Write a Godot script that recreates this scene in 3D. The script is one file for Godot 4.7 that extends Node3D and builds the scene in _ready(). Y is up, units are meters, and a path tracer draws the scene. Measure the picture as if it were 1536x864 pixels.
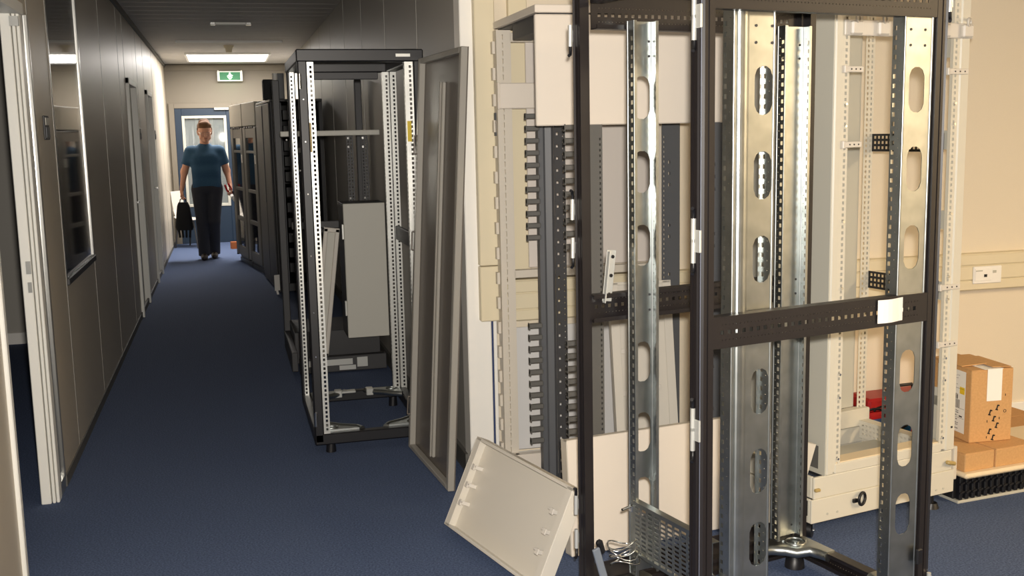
extends Node3D
# An office corridor beside an open room full of half dismantled equipment racks.

const EYE := Vector3(0, 1.57, 0)
const FOCAL := 1600.0
var M := {}
var names := {}

# ---------------------------------------------------------------- naming
func numbered(parent: Node, called: String) -> String:
	var key := str(parent.get_instance_id()) + called
	var n: int = names.get(key, 0)
	names[key] = n + 1
	return called if n == 0 else "%s_%03d" % [called, n]

func tag(o: Node, label: String, category: String, group := "") -> void:
	o.set_meta("label", label)
	o.set_meta("category", category)
	if group != "":
		o.set_meta("group", group)

func thing(called: String, label: String, category: String, at := Vector3.ZERO, deg := 0.0, group := "") -> Node3D:
	var o := Node3D.new()
	o.name = numbered(self, called)
	add_child(o, true)
	o.position = at
	o.rotation_degrees.y = deg
	tag(o, label, category, group)
	return o

func part(called: String, st: SurfaceTool, mat: Material, parent: Node, label := "") -> MeshInstance3D:
	st.generate_normals()
	var m := MeshInstance3D.new()
	m.mesh = st.commit()
	m.material_override = mat
	m.name = numbered(parent, called)
	parent.add_child(m, true)
	if label != "":
		m.set_meta("label", label)
	return m

func solo(called: String, st: SurfaceTool, mat: Material, label: String, category: String, at := Vector3.ZERO, deg := 0.0, group := "") -> MeshInstance3D:
	var m := part(called, st, mat, self)
	m.position = at
	m.rotation_degrees.y = deg
	tag(m, label, category, group)
	return m

func struct(called: String, st: SurfaceTool, mat: Material) -> MeshInstance3D:
	var m := part(called, st, mat, self)
	m.set_meta("kind", "structure")
	return m

func copy_of(root: Node3D, at: Vector3, deg: float, label: String) -> Node3D:
	var c: Node3D = root.duplicate()
	var base := str(root.name)
	if base.length() > 4 and base.substr(base.length() - 3).is_valid_int():
		base = base.substr(0, base.length() - 4)
	c.name = numbered(self, base)
	add_child(c, true)
	c.position = at
	c.rotation_degrees.y = deg
	c.set_meta("label", label)
	return c

# ---------------------------------------------------------------- shapes
func S() -> SurfaceTool:
	var st := SurfaceTool.new()
	st.begin(Mesh.PRIMITIVE_TRIANGLES)
	st.set_smooth_group(-1)
	return st

func tri(st: SurfaceTool, a: Vector3, b: Vector3, c: Vector3, out: Vector3) -> void:
	st.add_vertex(a)
	if (c - a).cross(b - a).dot(out) >= 0.0:
		st.add_vertex(b)
		st.add_vertex(c)
	else:
		st.add_vertex(c)
		st.add_vertex(b)

func quad(st: SurfaceTool, a: Vector3, b: Vector3, c: Vector3, d: Vector3, out: Vector3) -> void:
	tri(st, a, b, c, out)
	tri(st, a, c, d, out)

func bx(st: SurfaceTool, c: Vector3, s: Vector3, bev := 0.0, bas := Basis.IDENTITY) -> void:
	var h := s * 0.5
	var b := minf(bev, minf(h.x, minf(h.y, h.z)) * 0.8)
	var ax := [bas.x, bas.y, bas.z]
	if b <= 0.0:
		for k in 3:
			var n: Vector3 = ax[k]
			var u: Vector3 = ax[(k + 1) % 3] * h[(k + 1) % 3]
			var v: Vector3 = ax[(k + 2) % 3] * h[(k + 2) % 3]
			for sg in [-1.0, 1.0]:
				var o: Vector3 = c + n * h[k] * sg
				quad(st, o - u - v, o + u - v, o + u + v, o - u + v, n * sg)
		return
	for k in 3:
		var n: Vector3 = ax[k]
		var k1 := (k + 1) % 3
		var k2 := (k + 2) % 3
		var u: Vector3 = ax[k1]
		var v: Vector3 = ax[k2]
		for sg in [-1.0, 1.0]:
			var o: Vector3 = c + n * h[k] * sg
			var uu := u * (h[k1] - b)
			var vv := v * (h[k2] - b)
			quad(st, o - uu - vv, o + uu - vv, o + uu + vv, o - uu + vv, n * sg)
		for s1 in [-1.0, 1.0]:
			for s2 in [-1.0, 1.0]:
				var e := n * (h[k] - b)
				var p1: Vector3 = c + u * s1 * h[k1] + v * s2 * (h[k2] - b)
				var p2: Vector3 = c + u * s1 * (h[k1] - b) + v * s2 * h[k2]
				quad(st, p1 - e, p1 + e, p2 + e, p2 - e, u * s1 + v * s2)
	for x in [-1.0, 1.0]:
		for y in [-1.0, 1.0]:
			for z in [-1.0, 1.0]:
				var q := Vector3(x, y, z)
				var pts := []
				for k in 3:
					var p := c
					for j in 3:
						p += ax[j] * q[j] * (h[j] if j == k else h[j] - b)
					pts.append(p)
				tri(st, pts[0], pts[1], pts[2], ax[0] * x + ax[1] * y + ax[2] * z)

# box given by its two corners
func bb(st: SurfaceTool, x0: float, y0: float, z0: float, x1: float, y1: float, z1: float, bev := 0.0) -> void:
	bx(st, Vector3(x0 + x1, y0 + y1, z0 + z1) * 0.5, Vector3(absf(x1 - x0), absf(y1 - y0), absf(z1 - z0)), bev)

func cyl(st: SurfaceTool, a: Vector3, b: Vector3, r: float, r2 := -1.0, n := 12) -> void:
	if r2 < 0.0:
		r2 = r
	var d := (b - a).normalized()
	var u := d.cross(Vector3.UP if absf(d.y) < 0.9 else Vector3.RIGHT).normalized()
	var v := d.cross(u)
	for i in n:
		var p := u * cos(TAU * i / n) + v * sin(TAU * i / n)
		var q := u * cos(TAU * (i + 1) / n) + v * sin(TAU * (i + 1) / n)
		st.set_smooth_group(0)
		quad(st, a + p * r, b + p * r2, b + q * r2, a + q * r, p + q)
		st.set_smooth_group(-1)
		if r > 0.0:
			tri(st, a, a + p * r, a + q * r, -d)
		if r2 > 0.0:
			tri(st, b, b + p * r2, b + q * r2, d)

func tube(st: SurfaceTool, pts: Array, r: float, n := 8, closed := false) -> void:
	var count := pts.size()
	var rings := []
	var u := Vector3.ZERO
	for i in count:
		var d: Vector3
		if closed:
			d = (pts[(i + 1) % count] - pts[(i - 1 + count) % count]).normalized()
		else:
			d = (pts[mini(i + 1, count - 1)] - pts[maxi(i - 1, 0)]).normalized()
		if u == Vector3.ZERO:
			u = d.cross(Vector3.UP if absf(d.y) < 0.9 else Vector3.RIGHT).normalized()
		u = (u - d * d.dot(u)).normalized()
		var v := d.cross(u)
		var ring := []
		for k in n:
			ring.append(pts[i] + (u * cos(TAU * k / n) + v * sin(TAU * k / n)) * r)
		rings.append(ring)
	st.set_smooth_group(0)
	for i in (count if closed else count - 1):
		var i2 := (i + 1) % count
		for k in n:
			var k2 := (k + 1) % n
			var o: Vector3 = rings[i][k] + rings[i][k2] - pts[i] * 2.0
			quad(st, rings[i][k], rings[i2][k], rings[i2][k2], rings[i][k2], o)
	st.set_smooth_group(-1)
	if not closed:
		for k in n:
			tri(st, pts[0], rings[0][k], rings[0][(k + 1) % n], pts[0] - pts[1])
			tri(st, pts[count - 1], rings[count - 1][k], rings[count - 1][(k + 1) % n], pts[count - 1] - pts[count - 2])

func ellipsoid(st: SurfaceTool, c: Vector3, r: Vector3, n := 12, bas := Basis.IDENTITY) -> void:
	st.set_smooth_group(0)
	var rows := n / 2
	for i in rows:
		for k in n:
			var p := []
			for ij in [[i, k], [i + 1, k], [i + 1, k + 1], [i, k + 1]]:
				var th: float = PI * ij[0] / rows
				var ph: float = TAU * ij[1] / n
				p.append(c + bas * (Vector3(sin(th) * cos(ph), cos(th), sin(th) * sin(ph)) * r))
			var o: Vector3 = (p[0] + p[1] + p[2] + p[3]) * 0.25 - c
			if i > 0:
				tri(st, p[0], p[1], p[3], o)
			if i < rows - 1:
				tri(st, p[1], p[2], p[3], o)
	st.set_smooth_group(-1)

# a polygon in (x, z) pulled up along y, then moved by xf
func extrude(st: SurfaceTool, poly: PackedVector2Array, h: float, xf := Transform3D.IDENTITY) -> void:
	var n := poly.size()
	var area := 0.0
	for i in n:
		area += poly[i].cross(poly[(i + 1) % n])
	for i in n:
		var a := poly[i]
		var b := poly[(i + 1) % n]
		var e := b - a
		var o := Vector2(e.y, -e.x) * signf(area)
		quad(st, xf * Vector3(a.x, 0, a.y), xf * Vector3(a.x, h, a.y), xf * Vector3(b.x, h, b.y), xf * Vector3(b.x, 0, b.y), xf.basis * Vector3(o.x, 0, o.y))
	var t := Geometry2D.triangulate_polygon(poly)
	for i in range(0, t.size(), 3):
		for e in [[0.0, -1.0], [h, 1.0]]:
			tri(st, xf * Vector3(poly[t[i]].x, e[0], poly[t[i]].y), xf * Vector3(poly[t[i + 1]].x, e[0], poly[t[i + 1]].y), xf * Vector3(poly[t[i + 2]].x, e[0], poly[t[i + 2]].y), xf.basis * Vector3(0, e[1], 0))

func hit(kind: String, a: float, hw: float, hh: float) -> float:
	var c := cos(a)
	var s := sin(a)
	var d := minf(hw / maxf(absf(c), 1e-6), hh / maxf(absf(s), 1e-6))
	if kind == "r":
		return d
	var l := hh - hw
	var side := hw / maxf(absf(c), 1e-6)
	if side * absf(s) <= l:
		return side
	return absf(s) * l + sqrt(maxf(0.0, hw * hw - l * l * c * c))

# one cell of sheet metal around one hole
func cell(st: SurfaceTool, xf: Transform3D, t: float, x0: float, y0: float, x1: float, y1: float, kind: String, cx: float, cy: float, hw: float, hh: float) -> void:
	var ang := []
	for p in [Vector2(x0, y0), Vector2(x1, y0), Vector2(x1, y1), Vector2(x0, y1)]:
		ang.append(atan2(p.y - cy, p.x - cx))
	if kind == "r":
		for p in [Vector2(-hw, -hh), Vector2(hw, -hh), Vector2(hw, hh), Vector2(-hw, hh)]:
			ang.append(atan2(p.y, p.x))
	else:
		var n := 6 if hw < 0.006 else 24
		for i in n:
			ang.append(-PI + TAU * (i + 0.5) / n)
	ang.sort()
	var nz := xf.basis.z
	var inn := []
	var outp := []
	for a in ang:
		var d := hit(kind, a, hw, hh)
		inn.append(Vector2(cx + cos(a) * d, cy + sin(a) * d))
		var ox := ((x1 - cx) if cos(a) > 0 else (cx - x0)) / maxf(absf(cos(a)), 1e-6)
		var oy := ((y1 - cy) if sin(a) > 0 else (cy - y0)) / maxf(absf(sin(a)), 1e-6)
		var e := minf(ox, oy)
		outp.append(Vector2(cx + cos(a) * e, cy + sin(a) * e))
	for i in ang.size():
		var j := (i + 1) % ang.size()
		var i0: Vector2 = inn[i]
		var i1: Vector2 = inn[j]
		var o0: Vector2 = outp[i]
		var o1: Vector2 = outp[j]
		for z in [[t * 0.5, 1.0], [-t * 0.5, -1.0]]:
			quad(st, xf * Vector3(i0.x, i0.y, z[0]), xf * Vector3(o0.x, o0.y, z[0]), xf * Vector3(o1.x, o1.y, z[0]), xf * Vector3(i1.x, i1.y, z[0]), nz * z[1])
		var inward := xf.basis * Vector3(cx - i0.x, cy - i0.y, 0)
		quad(st, xf * Vector3(i0.x, i0.y, t * 0.5), xf * Vector3(i0.x, i0.y, -t * 0.5), xf * Vector3(i1.x, i1.y, -t * 0.5), xf * Vector3(i1.x, i1.y, t * 0.5), inward)

# sheet of w by h, thickness t, cut into columns: [x0, x1, kind, first, pitch, count, half width, half height] or [x0, x1]
func plate(st: SurfaceTool, xf: Transform3D, w: float, h: float, t: float, cols: Array) -> void:
	var nz := xf.basis.z
	for e in [[Vector3(0, 0, 0), Vector3(w, 0, 0), -xf.basis.y], [Vector3(0, h, 0), Vector3(w, h, 0), xf.basis.y], [Vector3(0, 0, 0), Vector3(0, h, 0), -xf.basis.x], [Vector3(w, 0, 0), Vector3(w, h, 0), xf.basis.x]]:
		var d := Vector3(0, 0, t * 0.5)
		quad(st, xf * (e[0] - d), xf * (e[0] + d), xf * (e[1] + d), xf * (e[1] - d), e[2])
	for c in cols:
		var x0: float = c[0]
		var x1: float = c[1]
		var centres := []
		if c.size() > 2:
			if c[3] is Array:
				centres = c[3]
			else:
				for i in int(c[5]):
					centres.append(c[3] + c[4] * i)
		var y := 0.0
		for i in centres.size():
			var hh: float = c[7]
			var lo := maxf(y, centres[i] - hh * 2.2 if c[2] == "r" else centres[i] - hh * 1.4)
			var hi := minf(h, centres[i] + hh * 2.2 if c[2] == "r" else centres[i] + hh * 1.4)
			if i + 1 < centres.size():
				hi = minf(hi, (centres[i] + centres[i + 1]) * 0.5)
			if lo > y + 1e-5:
				solid(st, xf, t, x0, y, x1, lo, nz)
			cell(st, xf, t, x0, lo, x1, hi, c[2], (x0 + x1) * 0.5, centres[i], c[6], hh)
			y = hi
		if y < h - 1e-5:
			solid(st, xf, t, x0, y, x1, h, nz)

func solid(st: SurfaceTool, xf: Transform3D, t: float, x0: float, y0: float, x1: float, y1: float, nz: Vector3) -> void:
	for z in [[t * 0.5, 1.0], [-t * 0.5, -1.0]]:
		quad(st, xf * Vector3(x0, y0, z[0]), xf * Vector3(x1, y0, z[0]), xf * Vector3(x1, y1, z[0]), xf * Vector3(x0, y1, z[0]), nz * z[1])

func XF(o: Vector3, x: Vector3, y: Vector3) -> Transform3D:
	return Transform3D(Basis(x, y, x.cross(y)), o)

# ---------------------------------------------------------------- bodies (distance field meshed as surface nets)
# bones: [a, b, radius at a, radius at b]
func sdf(st: SurfaceTool, bones: Array, cellsize: float, k: float, clip = null) -> void:
	var lo := Vector3(1e9, 1e9, 1e9)
	var hi := -lo
	for b in bones:
		var r: float = maxf(b[2], b[3]) + cellsize * 2.5
		for e in [b[0], b[1]]:
			lo = lo.min(e - Vector3.ONE * r)
			hi = hi.max(e + Vector3.ONE * r)
	var nx := int((hi.x - lo.x) / cellsize) + 2
	var ny := int((hi.y - lo.y) / cellsize) + 2
	var nz := int((hi.z - lo.z) / cellsize) + 2
	var f := PackedFloat32Array()
	f.resize(nx * ny * nz)
	f.fill(10.0)
	for b in bones:
		var r: float = maxf(b[2], b[3]) + maxf(cellsize * 2.5, k)
		var a0: Vector3 = b[0]
		var ab: Vector3 = b[1] - b[0]
		var l2 := maxf(ab.length_squared(), 1e-9)
		var l := ((b[0] as Vector3).min(b[1]) - Vector3.ONE * r - lo) / cellsize
		var h := ((b[0] as Vector3).max(b[1]) + Vector3.ONE * r - lo) / cellsize
		for x in range(maxi(0, int(l.x)), mini(nx, int(h.x) + 2)):
			for y in range(maxi(0, int(l.y)), mini(ny, int(h.y) + 2)):
				for z in range(maxi(0, int(l.z)), mini(nz, int(h.z) + 2)):
					var p := lo + Vector3(x, y, z) * cellsize
					var t := clampf((p - a0).dot(ab) / l2, 0.0, 1.0)
					var d: float = (p - a0 - ab * t).length() - lerpf(b[2], b[3], t)
					var i := (x * ny + y) * nz + z
					var g := f[i]
					var m := maxf(k - absf(g - d), 0.0) / k
					f[i] = minf(g, d) - m * m * k * 0.25
	if clip != null:
		for x in nx:
			for y in ny:
				for z in nz:
					var i := (x * ny + y) * nz + z
					if f[i] < cellsize * 4.0:
						f[i] = maxf(f[i], clip.call(lo + Vector3(x, y, z) * cellsize))
	var verts := {}
	var off := [0, nz, ny * nz, ny * nz + nz, 1, nz + 1, ny * nz + 1, ny * nz + nz + 1]
	var pos := [Vector3(0, 0, 0), Vector3(0, 1, 0), Vector3(1, 0, 0), Vector3(1, 1, 0), Vector3(0, 0, 1), Vector3(0, 1, 1), Vector3(1, 0, 1), Vector3(1, 1, 1)]
	var edges := [[0, 1], [2, 3], [4, 5], [6, 7], [0, 2], [1, 3], [4, 6], [5, 7], [0, 4], [1, 5], [2, 6], [3, 7]]
	for x in nx - 1:
		for y in ny - 1:
			for z in nz - 1:
				var i := (x * ny + y) * nz + z
				var neg := 0
				for o in off:
					if f[i + o] < 0.0:
						neg += 1
				if neg == 0 or neg == 8:
					continue
				var sum := Vector3.ZERO
				var n := 0
				for e in edges:
					var va := f[i + off[e[0]]]
					var vb := f[i + off[e[1]]]
					if (va < 0.0) != (vb < 0.0):
						sum += (pos[e[0]] as Vector3).lerp(pos[e[1]], va / (va - vb))
						n += 1
				verts[i] = lo + (Vector3(x, y, z) + sum / n) * cellsize
	st.set_smooth_group(0)
	var step := [ny * nz, nz, 1]
	for i in verts:
		for ax in 3:
			var s0: float = f[i]
			var s1: float = f[i + step[ax]]
			if (s0 < 0.0) == (s1 < 0.0):
				continue
			var u: int = step[(ax + 1) % 3]
			var v: int = step[(ax + 2) % 3]
			if verts.has(i - u) and verts.has(i - v) and verts.has(i - u - v):
				var o := Vector3.ZERO
				o[ax] = 1.0 if s0 < 0.0 else -1.0
				# one consistent turn for all quads crossing the same way
				var q := [verts[i], verts[i - u], verts[i - u - v], verts[i - v]]
				if s0 < 0.0:
					q.reverse()
				for w in [0, 1, 2, 0, 2, 3]:
					st.add_vertex(q[w])
	st.set_smooth_group(-1)

# ---------------------------------------------------------------- materials
func mat(color: Color, rough := 0.5, metal := 0.0, spec := 0.5) -> StandardMaterial3D:
	var m := StandardMaterial3D.new()
	m.albedo_color = color
	m.roughness = rough
	m.metallic = metal
	m.metallic_specular = spec
	return m

# a seamless mottled picture between two tones
func noise_tex(seed_: int, freq: float, lo: Color, hi: Color, size := 256, stretch := Vector2.ONE) -> ImageTexture:
	var n := FastNoiseLite.new()
	n.seed = seed_
	n.noise_type = FastNoiseLite.TYPE_SIMPLEX_SMOOTH
	n.frequency = freq
	n.fractal_octaves = 3
	var src := n.get_seamless_image(size, size)
	var im := Image.create(size, size, false, Image.FORMAT_RGB8)
	for y in size:
		for x in size:
			var v := src.get_pixel(int(x * stretch.x) % size, int(y * stretch.y) % size).r
			im.set_pixel(x, y, lo.lerp(hi, v))
	return ImageTexture.create_from_image(im)

func textured(color: Color, spread: float, rough: float, scale: float, seed_: int, freq := 0.03, metal := 0.0, relief := 0.0) -> StandardMaterial3D:
	var m := mat(Color.WHITE, rough, metal)
	m.albedo_texture = noise_tex(seed_, freq, color.darkened(spread), color.lightened(spread * 0.6))
	m.uv1_triplanar = true
	m.uv1_world_triplanar = true
	m.uv1_scale = Vector3.ONE * scale
	if relief > 0.0:
		m.heightmap_enabled = true
		m.heightmap_scale = relief
		m.heightmap_texture = noise_tex(seed_ + 7, freq * 2.0, Color.BLACK, Color.WHITE)
	return m

func glow(color: Color, e: float) -> StandardMaterial3D:
	var m := mat(Color(0.9, 0.9, 0.9), 0.5)
	m.emission_enabled = true
	m.emission = color
	m.emission_energy_multiplier = e
	return m

func make_materials() -> void:
	M.carpet = textured(Color8(67, 88, 131), 0.30, 0.95, 2.2, 3, 0.18, 0.0, 0.25)
	M.ceiling = mat(Color8(188, 184, 178), 0.6)
	M.partition = textured(Color8(196, 186, 168), 0.03, 0.42, 3.0, 5, 0.2)
	M.end_wall = textured(Color8(122, 114, 100), 0.03, 0.6, 3.0, 8, 0.2)
	M.partition_grey = textured(Color8(172, 168, 160), 0.03, 0.45, 3.0, 6, 0.2)
	M.aluminium = mat(Color8(190, 190, 186), 0.3, 0.9)
	M.jamb = mat(Color8(238, 237, 230), 0.4)
	M.trim_white = mat(Color8(246, 243, 236), 0.45)
	M.wall_cream = textured(Color8(232, 220, 198), 0.02, 0.8, 3.0, 9, 0.2)
	M.trunk = mat(Color8(226, 214, 184), 0.45)
	M.skirting = mat(Color8(222, 218, 206), 0.5)
	M.skirting_dark = mat(Color8(92, 90, 86), 0.6)
	M.slit_blue = mat(Color8(30, 50, 96), 0.7)
	M.white_panel = mat(Color8(222, 213, 201), 0.42)
	M.tray = mat(Color8(214, 208, 196), 0.38)
	M.beige = mat(Color8(214, 209, 194), 0.42)
	M.back_panel = mat(Color8(214, 206, 198), 0.5)
	M.grey_sheet = mat(Color8(190, 188, 176), 0.5)
	M.grey_frame = mat(Color8(208, 200, 186), 0.5)
	M.seam = mat(Color8(150, 147, 140), 0.4, 0.3)
	M.stile = mat(Color8(92, 90, 84), 0.45)
	M.top_grey = mat(Color8(196, 190, 176), 0.5)
	M.comb = mat(Color8(92, 91, 88), 0.55)
	M.slate = mat(Color8(84, 86, 90), 0.45)
	M.dark = mat(Color8(30, 26, 27), 0.42, 0.0, 0.5)
	M.lock = mat(Color8(92, 97, 112), 0.42, 0.0)
	M.lock_steel = mat(Color8(140, 148, 160), 0.4, 0.3)
	M.black = mat(Color8(22, 22, 26), 0.42)
	M.black_matt = mat(Color8(20, 20, 22), 0.7)
	M.charcoal = mat(Color8(58, 58, 60), 0.5)
	M.zinc = textured(Color8(184, 189, 188), 0.12, 0.36, 2.0, 12, 0.02, 1.0)
	M.chrome = mat(Color8(225, 225, 222), 0.16, 1.0)
	M.rail_white = mat(Color8(226, 227, 222), 0.3, 0.55)
	M.label_yellow = mat(Color8(214, 186, 34), 0.5)
	M.label_tan = mat(Color8(176, 152, 96), 0.5)
	M.paper = mat(Color8(244, 241, 234), 0.7)
	M.door_panel = mat(Color8(112, 105, 98), 0.34, 0.2)
	M.door_rim = mat(Color8(156, 152, 144), 0.42)
	M.lobby_glow = glow(Color8(255, 240, 210), 1.2)
	M.wall_plain = mat(Color8(222, 216, 206), 0.8)
	M.lower_panel = mat(Color8(208, 207, 206), 0.5)
	M.cabinet_grey = mat(Color8(206, 204, 194), 0.5)
	M.blue_door = mat(Color8(26, 45, 64), 0.45)
	M.card = textured(Color8(208, 160, 104), 0.06, 0.8, 6.0, 15, 0.05)
	M.card_dark = textured(Color8(196, 146, 92), 0.06, 0.8, 6.0, 16, 0.05)
	M.board = mat(Color8(226, 208, 176), 0.6)
	M.ink = mat(Color8(34, 28, 26), 0.8)
	M.red = mat(Color8(176, 24, 26), 0.4)
	M.blue = mat(Color8(28, 116, 190), 0.45)
	M.skin = mat(Color8(206, 150, 122), 0.55)
	M.hair = mat(Color8(112, 76, 48), 0.8)
	M.lips = mat(Color8(160, 92, 80), 0.5)
	M.eye = mat(Color8(40, 34, 32), 0.2)
	M.shirt = textured(Color8(40, 78, 108), 0.10, 0.9, 5.0, 21, 0.05)
	M.jeans = textured(Color8(38, 40, 50), 0.14, 0.9, 6.0, 22, 0.06)
	M.leather = mat(Color8(46, 38, 32), 0.5)
	M.cloth = mat(Color8(22, 22, 26), 0.9)
	M.exit_green = glow(Color8(12, 150, 84), 0.55)
	M.exit_green.albedo_color = Color8(10, 60, 36)
	M.exit_white = glow(Color8(215, 255, 230), 0.8)
	M.lamp_glow = glow(Color8(255, 250, 238), 6.0)
	M.room_glow = glow(Color8(255, 220, 164), 3.0)
	M.orange = mat(Color8(168, 92, 44), 0.7)
	M.glass = mat(Color(0.9, 0.95, 0.95, 0.12), 0.02)
	M.glass.transparency = BaseMaterial3D.TRANSPARENCY_ALPHA
	M.glass_dark = mat(Color(0.10, 0.10, 0.11, 0.55), 0.04)
	M.glass_dark.transparency = BaseMaterial3D.TRANSPARENCY_ALPHA
	M.plastic_white = mat(Color8(214, 208, 198), 0.4)

# ---------------------------------------------------------------- the room
func setting(called: String) -> Node3D:
	var o := Node3D.new()
	o.name = numbered(self, called)
	add_child(o, true)
	o.set_meta("kind", "structure")
	return o

func boxpart(called: String, m: Material, p: Node, x0: float, y0: float, z0: float, x1: float, y1: float, z1: float, bev := 0.0, label := "") -> MeshInstance3D:
	var st := S()
	bb(st, x0, y0, z0, x1, y1, z1, bev)
	return part(called, st, m, p, label)

func camera_and_light() -> void:
	var d := Vector3(232, 11028, FOCAL).normalized()
	var c := Vector3(-434, -223, FOCAL).normalized()
	var r := d.cross(c).normalized()
	var cam := Camera3D.new()
	cam.name = "camera"
	cam.keep_aspect = Camera3D.KEEP_HEIGHT
	cam.fov = rad_to_deg(2.0 * atan(432.0 / FOCAL))
	cam.near = 0.05
	cam.far = 60.0
	add_child(cam)
	# image axes (right, down, forward) against world axes (r = +x, d = down, c = -z)
	var right := Vector3(r.x, -d.x, -c.x)
	var down := Vector3(r.y, -d.y, -c.y)
	var fwd := Vector3(r.z, -d.z, -c.z)
	cam.transform = Transform3D(Basis(right, -down, -fwd), EYE)
	cam.current = true
	var we := WorldEnvironment.new()
	we.name = "environment"
	var e := Environment.new()
	e.background_mode = Environment.BG_COLOR
	e.background_color = Color(0.0, 0.0, 0.0)
	e.tonemap_mode = Environment.TONE_MAPPER_LINEAR
	e.tonemap_exposure = 1.06
	e.sdfgi_enabled = true
	e.ssao_enabled = true
	e.ssil_enabled = true
	we.environment = e
	add_child(we)
	# the photographer's flash, just above the lens
	var fl := SpotLight3D.new()
	fl.name = "camera_flash"
	add_child(fl)
	fl.position = EYE + Vector3(0.03, 0.07, 0.0)
	fl.basis = Basis.looking_at((fwd + Vector3(0.03, 0.02, 0)).normalized(), Vector3.UP)
	fl.spot_angle = 50.0
	fl.spot_angle_attenuation = 0.8
	fl.spot_range = 40.0
	fl.spot_attenuation = 2.0
	fl.light_energy = 15.0
	fl.light_color = Color(1.0, 0.97, 0.93)
	fl.light_size = 0.03
	fl.shadow_enabled = true

func ceiling_lamp(called: String, at: Vector3, sx: float, sz: float, energy: float, color: Color, m: Material, label: String) -> void:
	var t := thing(called, label, "ceiling light", at)
	var f := S()
	for s in [-1.0, 1.0]:
		bx(f, Vector3(s * (sx * 0.5 + 0.015), -0.012, 0), Vector3(0.03, 0.03, sz + 0.06), 0.004)
		bx(f, Vector3(0, -0.012, s * (sz * 0.5 + 0.015)), Vector3(sx, 0.03, 0.03), 0.004)
	part("frame", f, M.jamb, t)
	var p := S()
	bx(p, Vector3(0, -0.008, 0), Vector3(sx, 0.012, sz))
	part("diffuser", p, m, t)
	var l := AreaLight3D.new()
	l.name = "lamp_light"
	t.add_child(l)
	l.position = Vector3(0, -0.03, 0)
	l.rotation_degrees.x = -90
	l.area_size = Vector2(sx, sz)
	l.area_normalize_energy = true
	l.area_range = 40.0
	l.light_energy = energy
	l.light_color = color
	l.shadow_enabled = true

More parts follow.
